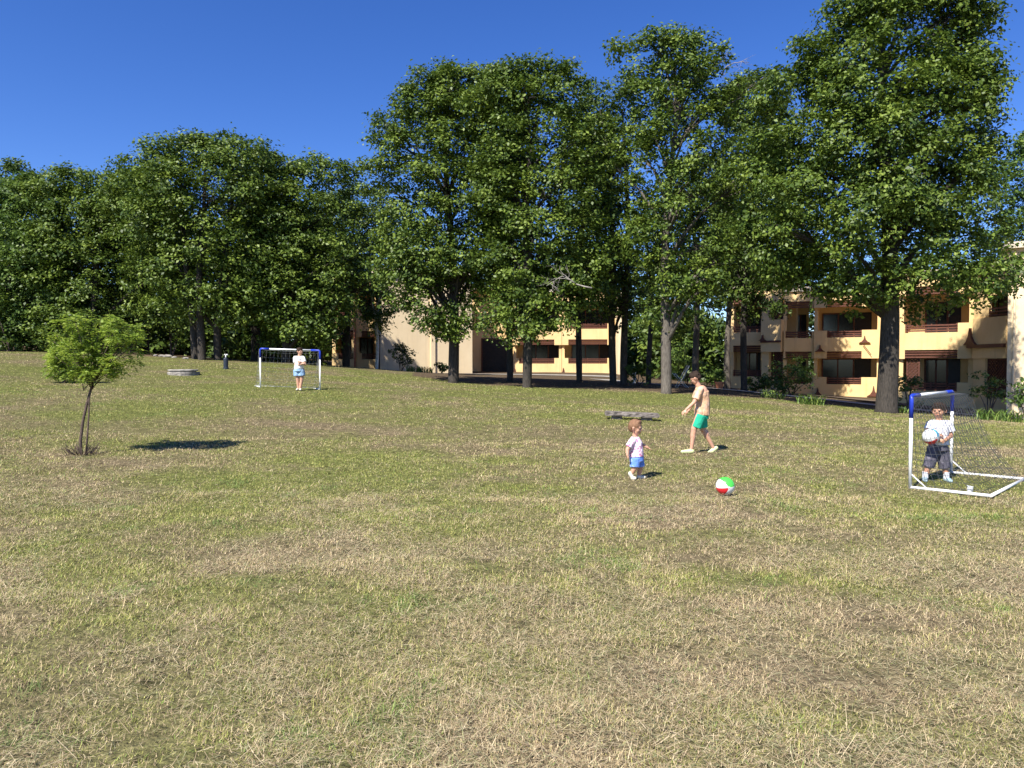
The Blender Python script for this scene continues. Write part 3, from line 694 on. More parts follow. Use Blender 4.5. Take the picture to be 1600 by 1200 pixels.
class Building:
    def __init__(s, name, loc, label, group=None):
        s.root = empty(name, loc, label, 'building', group); s.wall = {}
    def w(s, key, xf, *b_):
        mb = s.wall.setdefault(key, MB()); t_ = MB(); t_.box(*b_); o = len(mb.v); mb.v += [xf(*p) for p in t_.v]; mb.f += [tuple(o + i for i in f) for f in t_.f]; mb.m += t_.m
    def part(s, name, boxes, mat, xf, parent=None, bevel=0):
        mb = MB()
        for b_ in boxes: mb.box(*b_)
        return mb.build(name, mat, parent or s.root, xf=xf, bevel=bevel) if parent is None else s._sub(mb, name, mat, xf, parent)
    def _sub(s, mb, name, mat, xf, parent):
        o = mb.build(name, mat, None, xf=xf); o.parent = parent
        return o
    def finish(s):
        for k, mb in s.wall.items():
            mb.build({'ochre': 'wall', 'cream': 'wall', 'roof': 'roof'}[k], M[k], s.root)
    def bay(s, p0, p1, zb, s0=0.0, s1=None, floors=2, key='ochre', notch=(0.2, 0.8), storey=2.75, fins=(True, True), seed=0, depth=1.5, top=6.15, door=(0.25, 0.72), shutter=True, curtain=False):
        xf, Lf = frame_xf(p0, p1); s1 = Lf if s1 is None else s1; w_ = s1 - s0; c0, c1 = s0 + w_ * notch[0], s0 + w_ * notch[1]
        rnd = random.Random(seed)
        for k in range(floors):
            Z0 = zb + storey * k; lo = zb - 0.7 if k == 0 else Z0 - .6; hi = Z0 + 1.05
            s.w(key, xf, s0, c0, -.22, 0, lo, hi); s.w(key, xf, c1, s1, -.22, 0, lo, hi)
            s.w(key, xf, c0, c1, -.22, 0, lo if k == 0 else lo + .42, hi - .42)
            if k: s.w(key, xf, s0, s1, -depth, -.222, Z0 - .18, Z0)
            # railing in the notch and sun louvre above it
            rl = [(c0, c1, -.14, -.09, hi - .36 + j * .125, hi - .29 + j * .125) for j in range(3)] + [(c0 + (c1 - c0) * q_ - .03, c0 + (c1 - c0) * q_ + .03, -.185, -.142, hi - .42, hi) for q_ in (.03, .5, .97)]
            s.part('railing', rl, M['brown'], xf)
            ceil = Z0 + storey - .6 if k < floors - 1 else zb + storey * floors - .35
            s.part('louvre', [(c0, c1, -.16, -.06, ceil + .04 + j * .13, ceil + .115 + j * .13) for j in range(3)] + [(c0, c1, -.20, -.162, ceil + .40, ceil + .46)], M['brown'], xf)
            # opening on the rear wall
            a_, b_ = s0 + w_ * door[0], s0 + w_ * door[1]; nb = -depth
            wd = s.part('window', [(a_, a_ + .07, nb + .003, nb + .08, Z0 + .02, Z0 + 2.15), (b_ - .07, b_, nb + .003, nb + .08, Z0 + .02, Z0 + 2.15), (a_ + .07, b_ - .07, nb + .003, nb + .08, Z0 + 2.08, Z0 + 2.15),
                                    ((a_ + b_) / 2 - .035, (a_ + b_) / 2 + .035, nb + .003, nb + .075, Z0 + .02, Z0 + 2.08)], M['brown'], xf)
            s.part('pane', [(a_ + .07, (a_ + b_) / 2 - .035, nb + .004, nb + .03, Z0 + .02, Z0 + 2.08), ((a_ + b_) / 2 + .035, b_ - .07, nb + .004, nb + .03, Z0 + .02, Z0 + 2.08)], M['curtain'] if (curtain and k == 0) else M['glass'], xf, parent=wd)
            if shutter:
                s.part('shutter', [(b_ + .02, min(s1 - .15, b_ + .02 + .5 * (b_ - a_)), nb + .004, nb + .07, Z0 + .05, Z0 + 2.15)], M['shutter'], xf)
        # lintel and fascia, rear wall
        zt = zb + storey * floors - .35
        s.w(key, xf, s0, c0, -.22, 0, zt, zb + top); s.w(key, xf, c1, s1, -.22, 0, zt, zb + top); s.w(key, xf, c0, c1, -.22, 0, zt + .42, zb + top)
        s.w(key, xf, s0, s1, -depth - .2, -depth, zb - .7, zb + top - .02)
        if fins[0]: s.w(key, xf, s0, s0 + .2, -depth, -.222, zb - .7, zb + top - .01)
        if fins[1]: s.w(key, xf, s1 - .2, s1, -depth, -.222, zb - .7, zb + top - .01)
        s.w('roof', xf, s0 - .1, s1 + .1, -7.0, .12, zb + top, zb + top + .16)
        return xf, s0, s1
    def ornament(s, xf, sc, z, w_=.55, h=.45, n_=0.0):
        """flared brown pagoda-shaped trim"""
        mb = MB(); poly = [(-w_ / 2, 0), (w_ / 2, 0), (w_ * .26, h * .2), (w_ * .10, h * .5), (0.02, h), (-.02, h), (-w_ * .10, h * .5), (-w_ * .26, h * .2)]
        mb.prism([(a + sc, b_ + z) for a, b_ in poly], 'y', n_ + .003, n_ + .12)
        return mb.build('trim', M['brown'], s.root, xf=xf)
    def lattice(s, xf, a, b_, z0, z1, n_=-.1, mat='brown'):
        mb = MB(); st = .16
        for sg in (1, -1):
            k = a - (z1 - z0)
            while k < b_:
                # diagonal from (k,z0) going up
                x0, x1 = max(a, k), min(b_, k + (z1 - z0))
                if x1 > x0 + .02:
                    za, zb_ = z0 + (x0 - k), z0 + (x1 - k)
                    if sg < 0: za, zb_ = z1 - (x0 - k), z1 - (x1 - k)
                    o = n_ + (.012 if sg > 0 else -.012); tv = .022 * 1.4
                    mb.quadbox([(x0, o - .01, za - tv), (x1, o - .01, zb_ - tv), (x1, o + .01, zb_ - tv), (x0, o + .01, za - tv), (x0, o - .01, za + tv), (x1, o - .01, zb_ + tv), (x1, o + .01, zb_ + tv), (x0, o + .01, za + tv)])
                k += st
        for e in ((a - .05, a), (b_, b_ + .05)): mb.box(e[0], e[1], n_ - .03, n_ + .03, z0 - .05, z1 + .05)
        mb.box(a, b_, n_ - .03, n_ + .03, z0 - .05, z0); mb.box(a, b_, n_ - .03, n_ + .03, z1, z1 + .05)
        return mb.build('lattice_screen', M[mat], s.root, xf=xf)

def PX(px, d): return ((px - 800) / F_PX * d, d)
# right house
R = Building('apartment_house', (19, 40, gz(19, 40)), 'ochre two storey apartment house with stepped balconies and brown railings, at the right')
zL = 1.6 - 36 / F_PX * 46
R.bay(PX(1140, 46.5), PX(1193, 45.6), zL, notch=(.1, .93), fins=(True, True), seed=1)
xf, Lx = frame_xf(PX(1193, 45.6), PX(1224, 44.6))
for k in range(2):
    Z0 = zL + 2.75 * k
    R.w('ochre', xf, 0, Lx, -.24, .35, Z0 - .6 if k else Z0 - .7, Z0 + (1.35 if k else .35))
    R.w('ochre', xf, 0, Lx * .35, -.24, .2, Z0 + (1.35 if k else .35), Z0 + 2.15)
    R.lattice(xf, Lx * .4, Lx * .92, Z0 + (1.4 if k else .5), Z0 + 2.1, -.1)
    R.part('window', [(Lx * .36, Lx * .96, -.5, -.4, Z0 + (1.35 if k else .4), Z0 + 2.15)], M['shutter'], xf)
R.w('ochre', xf, 0, Lx, -.24, .30, zL + 4.9, zL + 6.1); R.w('roof', xf, -.1, Lx + .1, -7, .45, zL + 6.1, zL + 6.26)
R.w('ochre', xf, 0, Lx, -1.7, -1.5, zL - .7, zL + 6.05)
R.part('trim', [(-.02, Lx + .02, .352, .40, zL + 2.72, zL + 2.84)], M['brown'], xf)
R.ornament(xf, .15, zL + 2.84, .5, .35, .36)
zM = 1.6 - 49.5 / F_PX * 43
xf, a, b_ = R.bay(PX(1224, 44.4), PX(1271, 44.0), zM, notch=(.06, .94), fins=(True, False), seed=2, depth=2.0, curtain=True)
xf, a, b_ = R.bay(PX(1271, 43.9), PX(1376, 42.3), zM, notch=(.2, .72), fins=(True, True), seed=3, door=(.10, .60), curtain=False)
R.ornament(xf, .25, zM - .05, .6, .45); R.ornament(xf, b_ - .35, zM - .05, .7, .6); R.ornament(xf, .35, zM + 2.55, .6, .4); R.ornament(xf, b_ - .85, zM + 3.05, .6, .4)
mbp = MB(); mbp.tube([(b_ - .5, .12, zM + 2.35), (b_ - .95, .14, zM + 3.0)], .02, 6); mbp.build('downpipe', M['brown'], R.root, xf=xf)
# return wall stepping forward
R.w('ochre', frame_xf(PX(1376, 42.3), PX(1402, 35.6))[0], 0, frame_xf(PX(1376, 42.3), PX(1402, 35.6))[1], -.25, 0, zM - .8, zM + 6.1)
zR = 1.6 - 64 / F_PX * 34.6
xf, a, b_ = R.bay(PX(1402, 35.5), PX(1520, 33.6), zR, notch=(.1, .80), fins=(True, True), seed=4, door=(.30, .62))
R.lattice(xf, b_ * .13, b_ * .28, zR + 1.1, zR + 2.5, -.25)
# bay between the balconies and the pier
xf, Lx = frame_xf(PX(1520, 33.4), PX(1573, 31.2))
for k in range(2):
    Z0 = zR + 2.75 * k
    R.w('ochre', xf, 0, Lx, -.24, .05, Z0 - .6 if k else Z0 - .7, Z0 + (1.2 if k else .45))
    R.w('ochre', xf, 0, Lx * .38, -.24, .0, Z0 + (1.2 if k else .45), Z0 + 2.15)
    if k == 0: R.lattice(xf, Lx * .42, Lx * .96, Z0 + .95, Z0 + 2.08, -.1)
    R.part('railing', [(Lx * .40, Lx * .98, -.15, -.08, Z0 + (1.25 if k else .5) + j * .14, Z0 + (1.25 if k else .5) + .08 + j * .14) for j in range(3)], M['brown'], xf)
    R.part('window', [(Lx * .39, Lx * .99, -.6, -.5, Z0 + (1.2 if k else .45), Z0 + 2.3)], M['shutter'], xf)
R.w('ochre', xf, -.3, -.1, -3.2, -.242, zR - .7, zR + 6.0); R.w('ochre', xf, Lx - .12, Lx + .1, -1.5, -.242, zR - .7, zR + 6.0); R.w('ochre', xf, 0, Lx, -.24, .02, zR + 4.9, zR + 6.1); R.w('roof', xf, -.1, Lx + .1, -7, .3, zR + 6.1, zR + 6.3); R.w('ochre', xf, 0, Lx, -1.7, -1.5, zR - .7, zR + 6.05)
R.part('trim', [(-.25, Lx, .052, .16, zR + 2.62, zR + 2.78)], M['brown'], xf); R.ornament(xf, -.05, zR + 2.78, .8, .75, .06)
# pier block at the picture edge
xf, Lx = frame_xf(PX(1573, 30.2), (23.2, 28.2))
zP = gz(21, 29) - .5
R.w('cream', xf, 0, 1.05, -4, 0, zP - .3, zR + 6.6); R.w('cream', xf, 2.05, Lx + 2, -4, 0, zP - .3, zR + 6.6)
R.w('cream', xf, 1.05, 2.05, -4, 0, zP - .3, zR + .55)
for k in range(2):
    Z0 = zR + 2.9 * k
    R.w('cream', xf, 1.05, 2.05, -4, 0, Z0 + 2.0, Z0 + 3.45 if k == 0 else zR + 6.6)
    wd = R.part('window', [(1.0, 1.12, -.12, .03, Z0 + .5, Z0 + 2.06), (1.98, 2.1, -.12, .03, Z0 + .5, Z0 + 2.06), (1.12, 1.98, -.12, .03, Z0 + 1.94, Z0 + 2.06), (.95, 2.15, -.12, .09, Z0 + .42, Z0 + .52)], M['terracotta'], xf)
    R.part('pane', [(1.12, 1.98, -.11, -.08, Z0 + .52, Z0 + 1.94)], M['glass'], xf, parent=wd)
mbp = MB(); mbp.tube([(.22, .07, zP + .1), (.22, .07, zR + 6.4)], .045, 8); mbp.build('downpipe', M['cream'], R.root, xf=xf)
R.w('roof', xf, -.3, Lx + 2.2, -6, .25, zR + 6.6, zR + 6.85)
R.finish()

# far house
Lh = Building('apartment_house', (-4, 52, gz(-4, 52)), 'far ochre and cream apartment house with a large blank wall, behind the central trees')
z1 = 1.6 - 8 / F_PX * 49
Lh.bay(PX(519, 49), PX(554, 49.2), z1, notch=(.28, .95), seed=11, door=(.3, .9), shutter=False, top=6.2)
Lh.bay(PX(557, 50.2), PX(591, 50.6), z1, notch=(.25, .97), seed=12, door=(.25, .95), shutter=False, top=6.3)
xf, _ = frame_xf(PX(555, 49.1), PX(558, 49.1)); mbp = MB(); mbp.tube([(0, .1, z1 - .4), (0, .1, z1 + 6.5)], .06, 8); mbp.build('downpipe', M['terracotta'], Lh.root, xf=xf)
xf, Lx = frame_xf(PX(594, 50.0), PX(738, 52.5))
Lh.w('cream', xf, 0, 3.55, -6, 0, z1 - 1, z1 + 6.6); Lh.w('cream', xf, 3.55, 3.85, -6, .12, z1 - 1, z1 + 6.6); Lh.w('cream', xf, 3.85, Lx, -6, .004, z1 - 1, z1 + 6.6)
Lh.w('roof', xf, -.2, Lx + .2, -7, .3, z1 + 6.6, z1 + 6.8)
Lh.part('downpipe', [(-.22, -.06, -.3, .1, z1 - 1, z1 + 6.4)], M['shutter'], xf)
# recess with a dark doorway
z2 = 1.6 - 13 / F_PX * 56
xf, Lx = frame_xf(PX(736, 57.5), PX(806, 57.5))
Lh.w('ochre', xf, 0, Lx, -.3, 0, z2 - 1, z2 + 6.3); Lh.w('roof', xf, -.2, Lx + .2, -5, 1.2, z2 + 6.3, z2 + 6.5)
dr = Lh.part('door', [(.9, 2.9, .004, .06, z2, z2 + 2.5)], M['shutter'], xf)
Lh.part('door_frame', [(.8, .9, .004, .09, z2, z2 + 2.6), (2.9, 3.0, .004, .09, z2, z2 + 2.6), (.9, 2.9, .004, .09, z2 + 2.5, z2 + 2.6)], M['brown'], xf, parent=dr)
for i in range(2):
    p_ = (802 + i * 76, 878 + i * 84 - (0 if i else 0))
    xf, a, b_ = Lh.bay(PX(p_[0], 56.6 - i * .35), PX(p_[1] - 0.6, 56.3 - i * .35), z2, notch=(.12, .85), seed=20 + i, door=(.18, .72), storey=2.65, shutter=True, top=6.1)
    Lh.ornament(xf, .1, z2 - .3, .7, .6)
# lit end pier
xf, Lx = frame_xf(PX(966, 54.6), PX(978, 54.6))
Lh.w('cream', xf, 0, Lx, -4, 0, z2 - 1, z2 + 6.0)
Lh.finish()

# ------------------------------------------------------------------ stone things in the grass
def rough_prism(mb, outline, z0, z1, rng, jit=.012, rings=3, inset=.03):
    n_ = len(outline); base = len(mb.v)
    for r in range(rings + 1):
        f = r / rings
        for (x_, y_) in outline:
            k = 1 - (inset if f in (0, 1) else 0)
            mb.v.append((x_ * k + rng.gauss(0, jit), y_ * k + rng.gauss(0, jit), z0 + (z1 - z0) * f + rng.gauss(0, jit * .4)))
    for r in range(rings):
        for i in range(n_):
            j = (i + 1) % n_; mb.f.append((base + r * n_ + i, base + r * n_ + j, base + (r + 1) * n_ + j, base + (r + 1) * n_ + i)); mb.m.append(0)
    mb.f.append(tuple(base + i for i in reversed(range(n_)))); mb.m.append(0); mb.f.append(tuple(base + rings * n_ + i for i in range(n_))); mb.m.append(0)
p = G(987, 657, 18.1); rr = random.Random(3)
root = empty('stone_slab', p, 'long weathered grey stone slab lying on low blocks in the grass behind the toddler', 'stone slab'); root.rotation_euler = (0, math.radians(2.2), math.radians(-6))
mb = MB(); ol = []
for i in range(14): ol.append((-.66 + 1.32 * i / 13, -.2 + rr.gauss(0, .012)))
for i in range(14): ol.append((.66 - 1.32 * i / 13, .2 + rr.gauss(0, .012)))
rough_prism(mb, ol, .09, .19, rr, .006); mb.build('slab', M['stone_dark'], root, loc=(0, 0, 0))
for sx in (-.38, .36):
    mb = MB(); rough_prism(mb, [(sx - .13, -.12), (sx + .13, -.13), (sx + .12, .13), (sx - .12, .12)], -.08, .088, rr, .008, 2); mb.build('block', M['stone_dark'], root, loc=(0, 0, 0))
p = G(287, 587, 28); root = empty('manhole', p, 'low round concrete manhole with a pale lid on the far left lawn', 'manhole')
def disc(rad, k, sy=1.0): return [(rad * math.cos(6.2832 * i / k), sy * rad * math.sin(6.2832 * i / k)) for i in range(k)]
mb = MB(); rough_prism(mb, disc(.57, 28), -.1, .10, rr, .008, 4, .015); mb.build('ring', M['concrete'], root, loc=(0, 0, 0))
mb = MB(); rough_prism(mb, disc(.47, 26), .102, .13, rr, .004, 1, .01); rough_prism(mb, disc(.54, 28), .132, .19, rr, .006, 2, .03); mb.build('lid', M['path'], root, loc=(-.02, 0, 0))
# dark bollard with a small tap
p = G(353, 578, 30.5); root = empty('bollard', p, 'short dark cylindrical post with a small pale tap on top, left of the far goal', 'post')
mb = MB(); mb.tube([(0, 0, -.05), (0, 0, .04), (0, 0, .05), (0, 0, .42), (0, 0, .45)], [.115, .115, .095, .095, .085], 20); mb.build('post', M['dark_metal'], root, smooth=False, loc=(0, 0, 0))
mb = MB(); mb.tube([(0, 0, .45), (0, 0, .56)], .025, 8); mb.tube([(0, 0, .55), (.05, 0, .60), (.09, -.01, .57)], .022, 8); mb.tube([(-.06, 0, .58), (.0, 0, .60)], .02, 6); mb.build('tap', M['white_metal'], root, smooth=True, loc=(0, 0, 0))

# loose stones at the foot of the left wood
for i, (px, d, s_) in enumerate([(252, 37, .13), (262, 36.6, .18), (272, 36.2, .11), (290, 35.6, .12), (243, 37.4, .10)]):
    q_ = G(px, 560, d); bm = bmesh.new(); bmesh.ops.create_icosphere(bm, subdivisions=2, radius=s_); rr = random.Random(i)
    for v in bm.verts: v.co = Vector((v.co.x * 1.3, v.co.y, v.co.z * .6)) * (1 + rr.gauss(0, .09))
    me_ = bpy.data.meshes.new('rock'); bm.to_mesh(me_); bm.free(); o = link_mesh('rock', me_, M['concrete'], loc=(q_.x, q_.y, q_.z + s_ * .2))
    tag(o, ['pale rock nearest the manhole but one in the row at the left wood', 'largest pale rock at the edge of the left wood', 'small pale rock just right of the largest one at the wood edge', 'pale rock closest to the cluster of trunks', 'pale rock at the left end of the row by the left wood'][i], 'rock', 'pale rocks at the edge of the left wood')

# ------------------------------------------------------------------ saplings
def sapling(label, px, py, d, crown, n_leaf, seed, stems, name='sapling', leafs=.05, bushy=False):
    rng = np.random.default_rng(seed); b0 = G(px, py, d); root = empty(name, b0, label, 'sapling')
    dz = b0.z - P(px, py, d).z
    mb = MB(); tips = []
    for pts, r in stems:
        pp = [P(a, b_, d) + Vector((0, k * .05, dz)) for k, (a, b_) in enumerate(pts)]; pp[0].z -= .04
        mb.tube(pp, [r * (1 - .35 * i / len(pp)) for i in range(len(pp))], 8)
    top = P(*stems[0][0][-1], d) + Vector((0, .1, dz))
    L_ = []
    for (cx, cy, r, dy) in crown:
        if name == 'sapling' and n_leaf > 10000: cx, r = 146 + (cx - 146) * .88, r * .84
        c = P(cx, cy, d) + Vector((0, dy * 1.2, dz)); c.z += .03 + .08 * abs(math.sin(cx * 1.3 + cy)); hb = top + Vector((0, 0, -.22 * abs((cx * 7 + cy) % 5) / 4)); mid = hb.lerp(c, .5) + Vector((0, 0, .03))
        mb.tube([hb, mid, c], [.011, .008, .004], 5); L_.append((c, r))
    mb.build('trunk', M['bark_thin'], root, smooth=True)
    cen, dr, tn = [], [], []
    tot = sum(r * r for _, r in L_)
    twig = MB()
    for c, r in L_:
        k = int(n_leaf / 14 * r * r / tot) + 2
        for i in range(k):
            o = rng.normal(0, 1, 3); o /= np.linalg.norm(o); o *= r * rng.random() ** .4; o[2] *= 1.05
            s_ = np.array(c) + o
            # pinnate spray: leaflets along a drooping twig
            di = o / (np.linalg.norm(o) + 1e-6) + rng.normal(0, .35, 3); di[2] = di[2] * .4 - .02; di /= np.linalg.norm(di)
            ln = rng.uniform(.09, .17)
            tt = rng.normal(.5, .16)
            for j in range(14):
                f = (j // 2) / 7; cen.append(s_ + di * ln * f + np.array([0, 0, -.06 * f * f])); 
                sdv = np.cross(di, [0, 0, 1]); sdv /= np.linalg.norm(sdv) + 1e-6; dr.append((di * .5 + sdv * (1 if j % 2 else -1)) / 1.1); tn.append(np.clip(tt + rng.normal(0, .12), 0, 1))
    cen, dr, tn = np.array(cen), np.array(dr), np.array(tn); n_ = len(cen)
    nrm = np.array([0, 0, 1.0]) + rng.normal(0, .7, (n_, 3)); a = dr / np.linalg.norm(dr, axis=1, keepdims=True); b2 = np.cross(nrm, a); b2 /= np.linalg.norm(b2, axis=1, keepdims=True)
    s = leafs * (.7 + .6 * rng.random(n_))[:, None]
    V = np.stack([cen, cen + a * s * .5 - b2 * s * .2, cen + a * s, cen + a * s * .5 + b2 * s * .2], 1)
    link_mesh('crown', np_mesh('crown', V, 4, {'tone': tn}), M['sapling'], root)
    return root, b0
cr = [(110, 530, .17, .1), (95, 515, .12, -.1), (130, 518, .16, -.2), (150, 535, .18, .15), (118, 555, .16, -.15), (90, 548, .12, .2), (80, 530, .07, 0), (150, 565, .16, .1), (172, 520, .15, .2), (185, 512, .10, -.1),
      (195, 530, .15, -.2), (212, 535, .13, .1), (224, 545, .08, 0), (175, 550, .14, .2), (185, 575, .12, -.1), (198, 583, .08, 0), (160, 585, .10, .15), (135, 590, .10, -.1), (105, 575, .10, .1), (215, 525, .07, .2), (160, 508, .07, 0), (73, 543, .05, 0), (120, 508, .07, .15), (205, 518, .06, .1), (98, 592, .09, .1), (84, 568, .09, -.1), (118, 598, .08, .05), (168, 597, .09, .1), (188, 592, .09, -.1), (208, 572, .09, .1), (150, 588, .10, -.15), (222, 560, .07, .05), (178, 505, .06, .1), (100, 506, .05, 0), (140, 572, .15, -.03), (126, 585, .13, .04), (162, 574, .14, .02), (115, 590, .11, 0), (176, 588, .11, 0), (148, 552, .15, -.05)]
sap, sb = sapling('slender young tree with feathery bright green crown and two thin stems on the left lawn', 127, 712, 11.8, cr, 13500, 5,
        [([(127, 712), (123, 690), (124, 660), (127, 635), (131, 610), (137, 585)], .026), ([(134, 711), (134, 680), (133, 655), (131, 625), (131, 608), (134, 592)], .015), ([(131, 606), (142, 596), (152, 582)], .008), ([(131, 608), (124, 590), (112, 575)], .008)])
# dead stalks and mulch round its foot
rr = random.Random(8); mb = MB()
for i in range(46):
    a = rr.random() * 6.28; r0 = rr.uniform(.02, .2); q_ = Vector((sb.x + math.cos(a) * r0, sb.y + math.sin(a) * r0, 0)); q_.z = gz(q_.x, q_.y)
    mb.tube([q_, q_ + Vector((math.cos(a) * .07, math.sin(a) * .07, rr.uniform(.04, .14))), q_ + Vector((math.cos(a) * .13, math.sin(a) * .13, rr.uniform(.05, .2)))], [.006, .005, .002], 4)
tag(mb.build('dry_weeds', M['bark_thin']), 'dark dry weeds round the foot of the slender young tree', 'weeds', kind='stuff')
cr2 = [(95, 560, .3, 0), (103, 575, .28, .2), (90, 583, .25, -.1), (108, 590, .2, .1), (98, 545, .25, .1), (86, 568, .2, 0)]
sapling('small bushy sapling half hidden behind the slender young tree', 99, 599, 22, cr2, 7000, 9,
        [([(101, 600), (100, 585), (99, 570), (97, 552)], .03), ([(101, 600), (96, 594), (91, 588)], .02)], leafs=.08)

# ------------------------------------------------------------------ goals
def goal(label, A, B, H, D, r, mat_net, back=None, roll=0, cell=.1, sag=.35, cord=.0028):
    """A, B: feet of the posts (world). The net falls behind, on the far side of A->B"""
    A, B = Vector(A), Vector(B); W = (B - A).length; u = (B - A).normalized(); v = Vector(back).normalized() if back else Vector((-u.y, u.x, 0))
    root = empty('football_goal', A, label, 'goal', 'small football goals')
    xf = lambda a, b_, z: tuple(A + u * a + v * b_ + Vector((0, 0, z)))
    def tb(name, segs, mat, rad):
        mb = MB()
        for pts in segs: mb.tube(pts, rad, 12)
        return mb.build(name, mat, root, smooth=True, xf=xf)
    bl = .24
    for a in (0, W): tb('post', [[(a, 0, .0), (a, 0, H - bl)]], M['white_pvc'], r)
    for a, s in ((0, 1), (W, -1)): tb('corner_joint', [[(a, 0, H - bl - .04), (a, 0, H - .04), (a + s * .012, 0, H - .012), (a + s * .04, 0, H), (a + s * (bl + .06), 0, H)]], M['blue_pvc'], r * 1.22)
    tb('crossbar', [[(bl + .02, 0, H), (W - bl - .02, 0, H)]], M['white_pvc'], r)
    for a in (0, W): tb('side_bar', [[(a, -.0, r), (a, D, r)]], M['white_pvc'], r * .92)
    tb('back_bar', [[(-r, D, r), (W + r, D, r)]], M['white_pvc'], r * .95)
    for a in (0, W): tb('brace', [[(a, 0, .2), (a, .2, r)]], M['white_pvc'], r * .4)
    # net
    prof = []
    for i in range(25):
        f = i / 24
        if f < .22: prof.append((.26 * D * f / .22, H - .02 - .03 * f))
        else:
            g_ = (f - .22) / .78; prof.append((D * (.26 + .74 * (g_ - sag * g_ * (1 - g_) * .9)), (H - .03) * (1 - g_) - .10 * math.sin(math.pi * g_)))
    prof = [(a, max(b_, .03)) for a, b_ in prof]
    mb = MB()
    def pat(f):
        x_ = f * 24; i = min(23, int(x_)); q_ = x_ - i; return (prof[i][0] * (1 - q_) + prof[i + 1][0] * q_, prof[i][1] * (1 - q_) + prof[i + 1][1] * q_)
    nu = int(W / cell); plen = sum(math.dist(prof[i], prof[i + 1]) for i in range(24)); npf = int(plen / cell)
    for i in range(nu + 1):
        a = W * i / nu; mb.tube([(a, b_, z) for b_, z in prof[::2]], cord, 3, cap=False)
    for k in range(npf + 1):
        b_, z = pat(k / npf); mb.tube([(W * q_ / 6, b_ - .02 * math.sin(q_ * math.pi / 6), z - .03 * math.sin(q_ * math.pi / 6)) for q_ in range(7)], cord, 3, cap=False)
    for a in (0, W):
        for k in range(1, npf):                     # side nets: cords from the post to the back edge
            b_, z = pat(k / npf); zz = H * (1 - k / npf) * .98
            mb.tube([(a, .0, max(.03, zz)), (a, b_ * .5, (zz + z) / 2 - .02), (a, b_, z)], cord, 3, cap=False)
        k = 1
        while k * cell < D:
            f0 = k * cell / D; pp = []
            for j in range(7):
                zz = H * (1 - j / 6) * .98; b_, z = pat(j / 6); pp.append((a, b_ * f0, max(.03, zz * (1 - f0) + z * f0)))
            mb.tube(pp, cord, 3, cap=False); k += 1
    mb.build('net', mat_net, root, xf=xf)
    return root
gA, gB = G(1422, 765, 9.35), G(1486, 742, 10.6)
goal('near small goal with blue upper corners and a boy standing inside it', (gA.x, gA.y, gA.z), (gB.x, gB.y, gB.z), 1.19, .88, .0215, M['net'], back=(.72, -.69, 0), cell=.10, cord=.0028)
gA, gB = G(407, 606, 23), G(500, 607, 22.7)
goal('far small goal with blue upper corners and a girl standing before it', (gA.x, gA.y, gA.z), (gB.x, gB.y, gB.z), 1.22, .85, .024, M['net_pale'], back=(-.5, .87, 0), cell=.13, cord=.0024)

# ------------------------------------------------------------------ people: bodies grown as one surface from tapered limbs
def skin_mat(name, c):
    m_, n_, l_, b_ = new_mat(name); no = n_.new('ShaderNodeTexNoise'); no.inputs['Scale'].default_value = 25
    tc_ = n_.new('ShaderNodeTexCoord'); l_.new(tc_.outputs['Object'], no.inputs['Vector'])
    r_ = n_.new('ShaderNodeValToRGB'); r_.color_ramp.elements[0].color = (c[0] * .9, c[1] * .85, c[2] * .82, 1); r_.color_ramp.elements[1].color = (*c, 1)
    l_.new(no.outputs[0], r_.inputs[0]); l_.new(r_.outputs[0], b_.inputs['Base Color']); b_.inputs['Roughness'].default_value = .5
    b_.inputs['Subsurface Weight'].default_value = .12; b_.inputs['Subsurface Radius'].default_value = (.01, .004, .002); b_.inputs['Subsurface Scale'].default_value = .5
    return m_
M['skin'] = skin_mat('skin', (.58, .33, .22)); M['skin_tan'] = skin_mat('tan_skin', (.50, .27, .17))
M['hair_dark'] = mat_noise('dark_hair', (.020, .013, .009), (.055, .036, .025), 60, .75, .6, stretch=(1, 1, .3), spec=.15)
M['hair_fair'] = mat_noise('fair_brown_hair', (.17, .085, .045), (.30, .165, .09), 60, .55, .6, stretch=(1, 1, .3))
M['eye'] = mat_noise('eye', (.01, .008, .006), (.02, .015, .01), 5, .2)
M['lip'] = mat_noise('lip', (.35, .10, .08), (.40, .13, .10), 5, .5)

def cloth_mat(name, base, spots=None, scale=18, thresh=.56, c3=None):
    m_, n_, l_, b_ = new_mat(name); tc_ = n_.new('ShaderNodeTexCoord')
    vo = n_.new('ShaderNodeTexNoise'); vo.inputs['Scale'].default_value = scale; vo.inputs['Detail'].default_value = 1.5; l_.new(tc_.outputs['Object'], vo.inputs['Vector'])
    r_ = n_.new('ShaderNodeValToRGB'); r_.color_ramp.interpolation = 'CONSTANT' if spots else 'LINEAR'
    r_.color_ramp.elements[0].color = (*base, 1); r_.color_ramp.elements[1].color = (*(spots or [min(1, q_ * 1.12) for q_ in base]), 1); r_.color_ramp.elements[1].position = thresh
    if c3: e_ = r_.color_ramp.elements.new(.30); e_.color = (*base, 1); r_.color_ramp.elements[0].color = (*c3, 1); r_.color_ramp.elements[0].position = 0
    l_.new(vo.outputs[0], r_.inputs[0]); l_.new(r_.outputs[0], b_.inputs['Base Color']); b_.inputs['Roughness'].default_value = .9; b_.inputs['Specular IOR Level'].default_value = .1
    nb_ = n_.new('ShaderNodeTexNoise'); nb_.inputs['Scale'].default_value = 14; nb_.inputs['Detail'].default_value = 3; l_.new(tc_.outputs['Object'], nb_.inputs['Vector'])
    bu_ = n_.new('ShaderNodeBump'); bu_.inputs['Strength'].default_value = .7; bu_.inputs['Distance'].default_value = .03; l_.new(nb_.outputs[0], bu_.inputs['Height']); l_.new(bu_.outputs[0], b_.inputs['Normal'])
    return m_

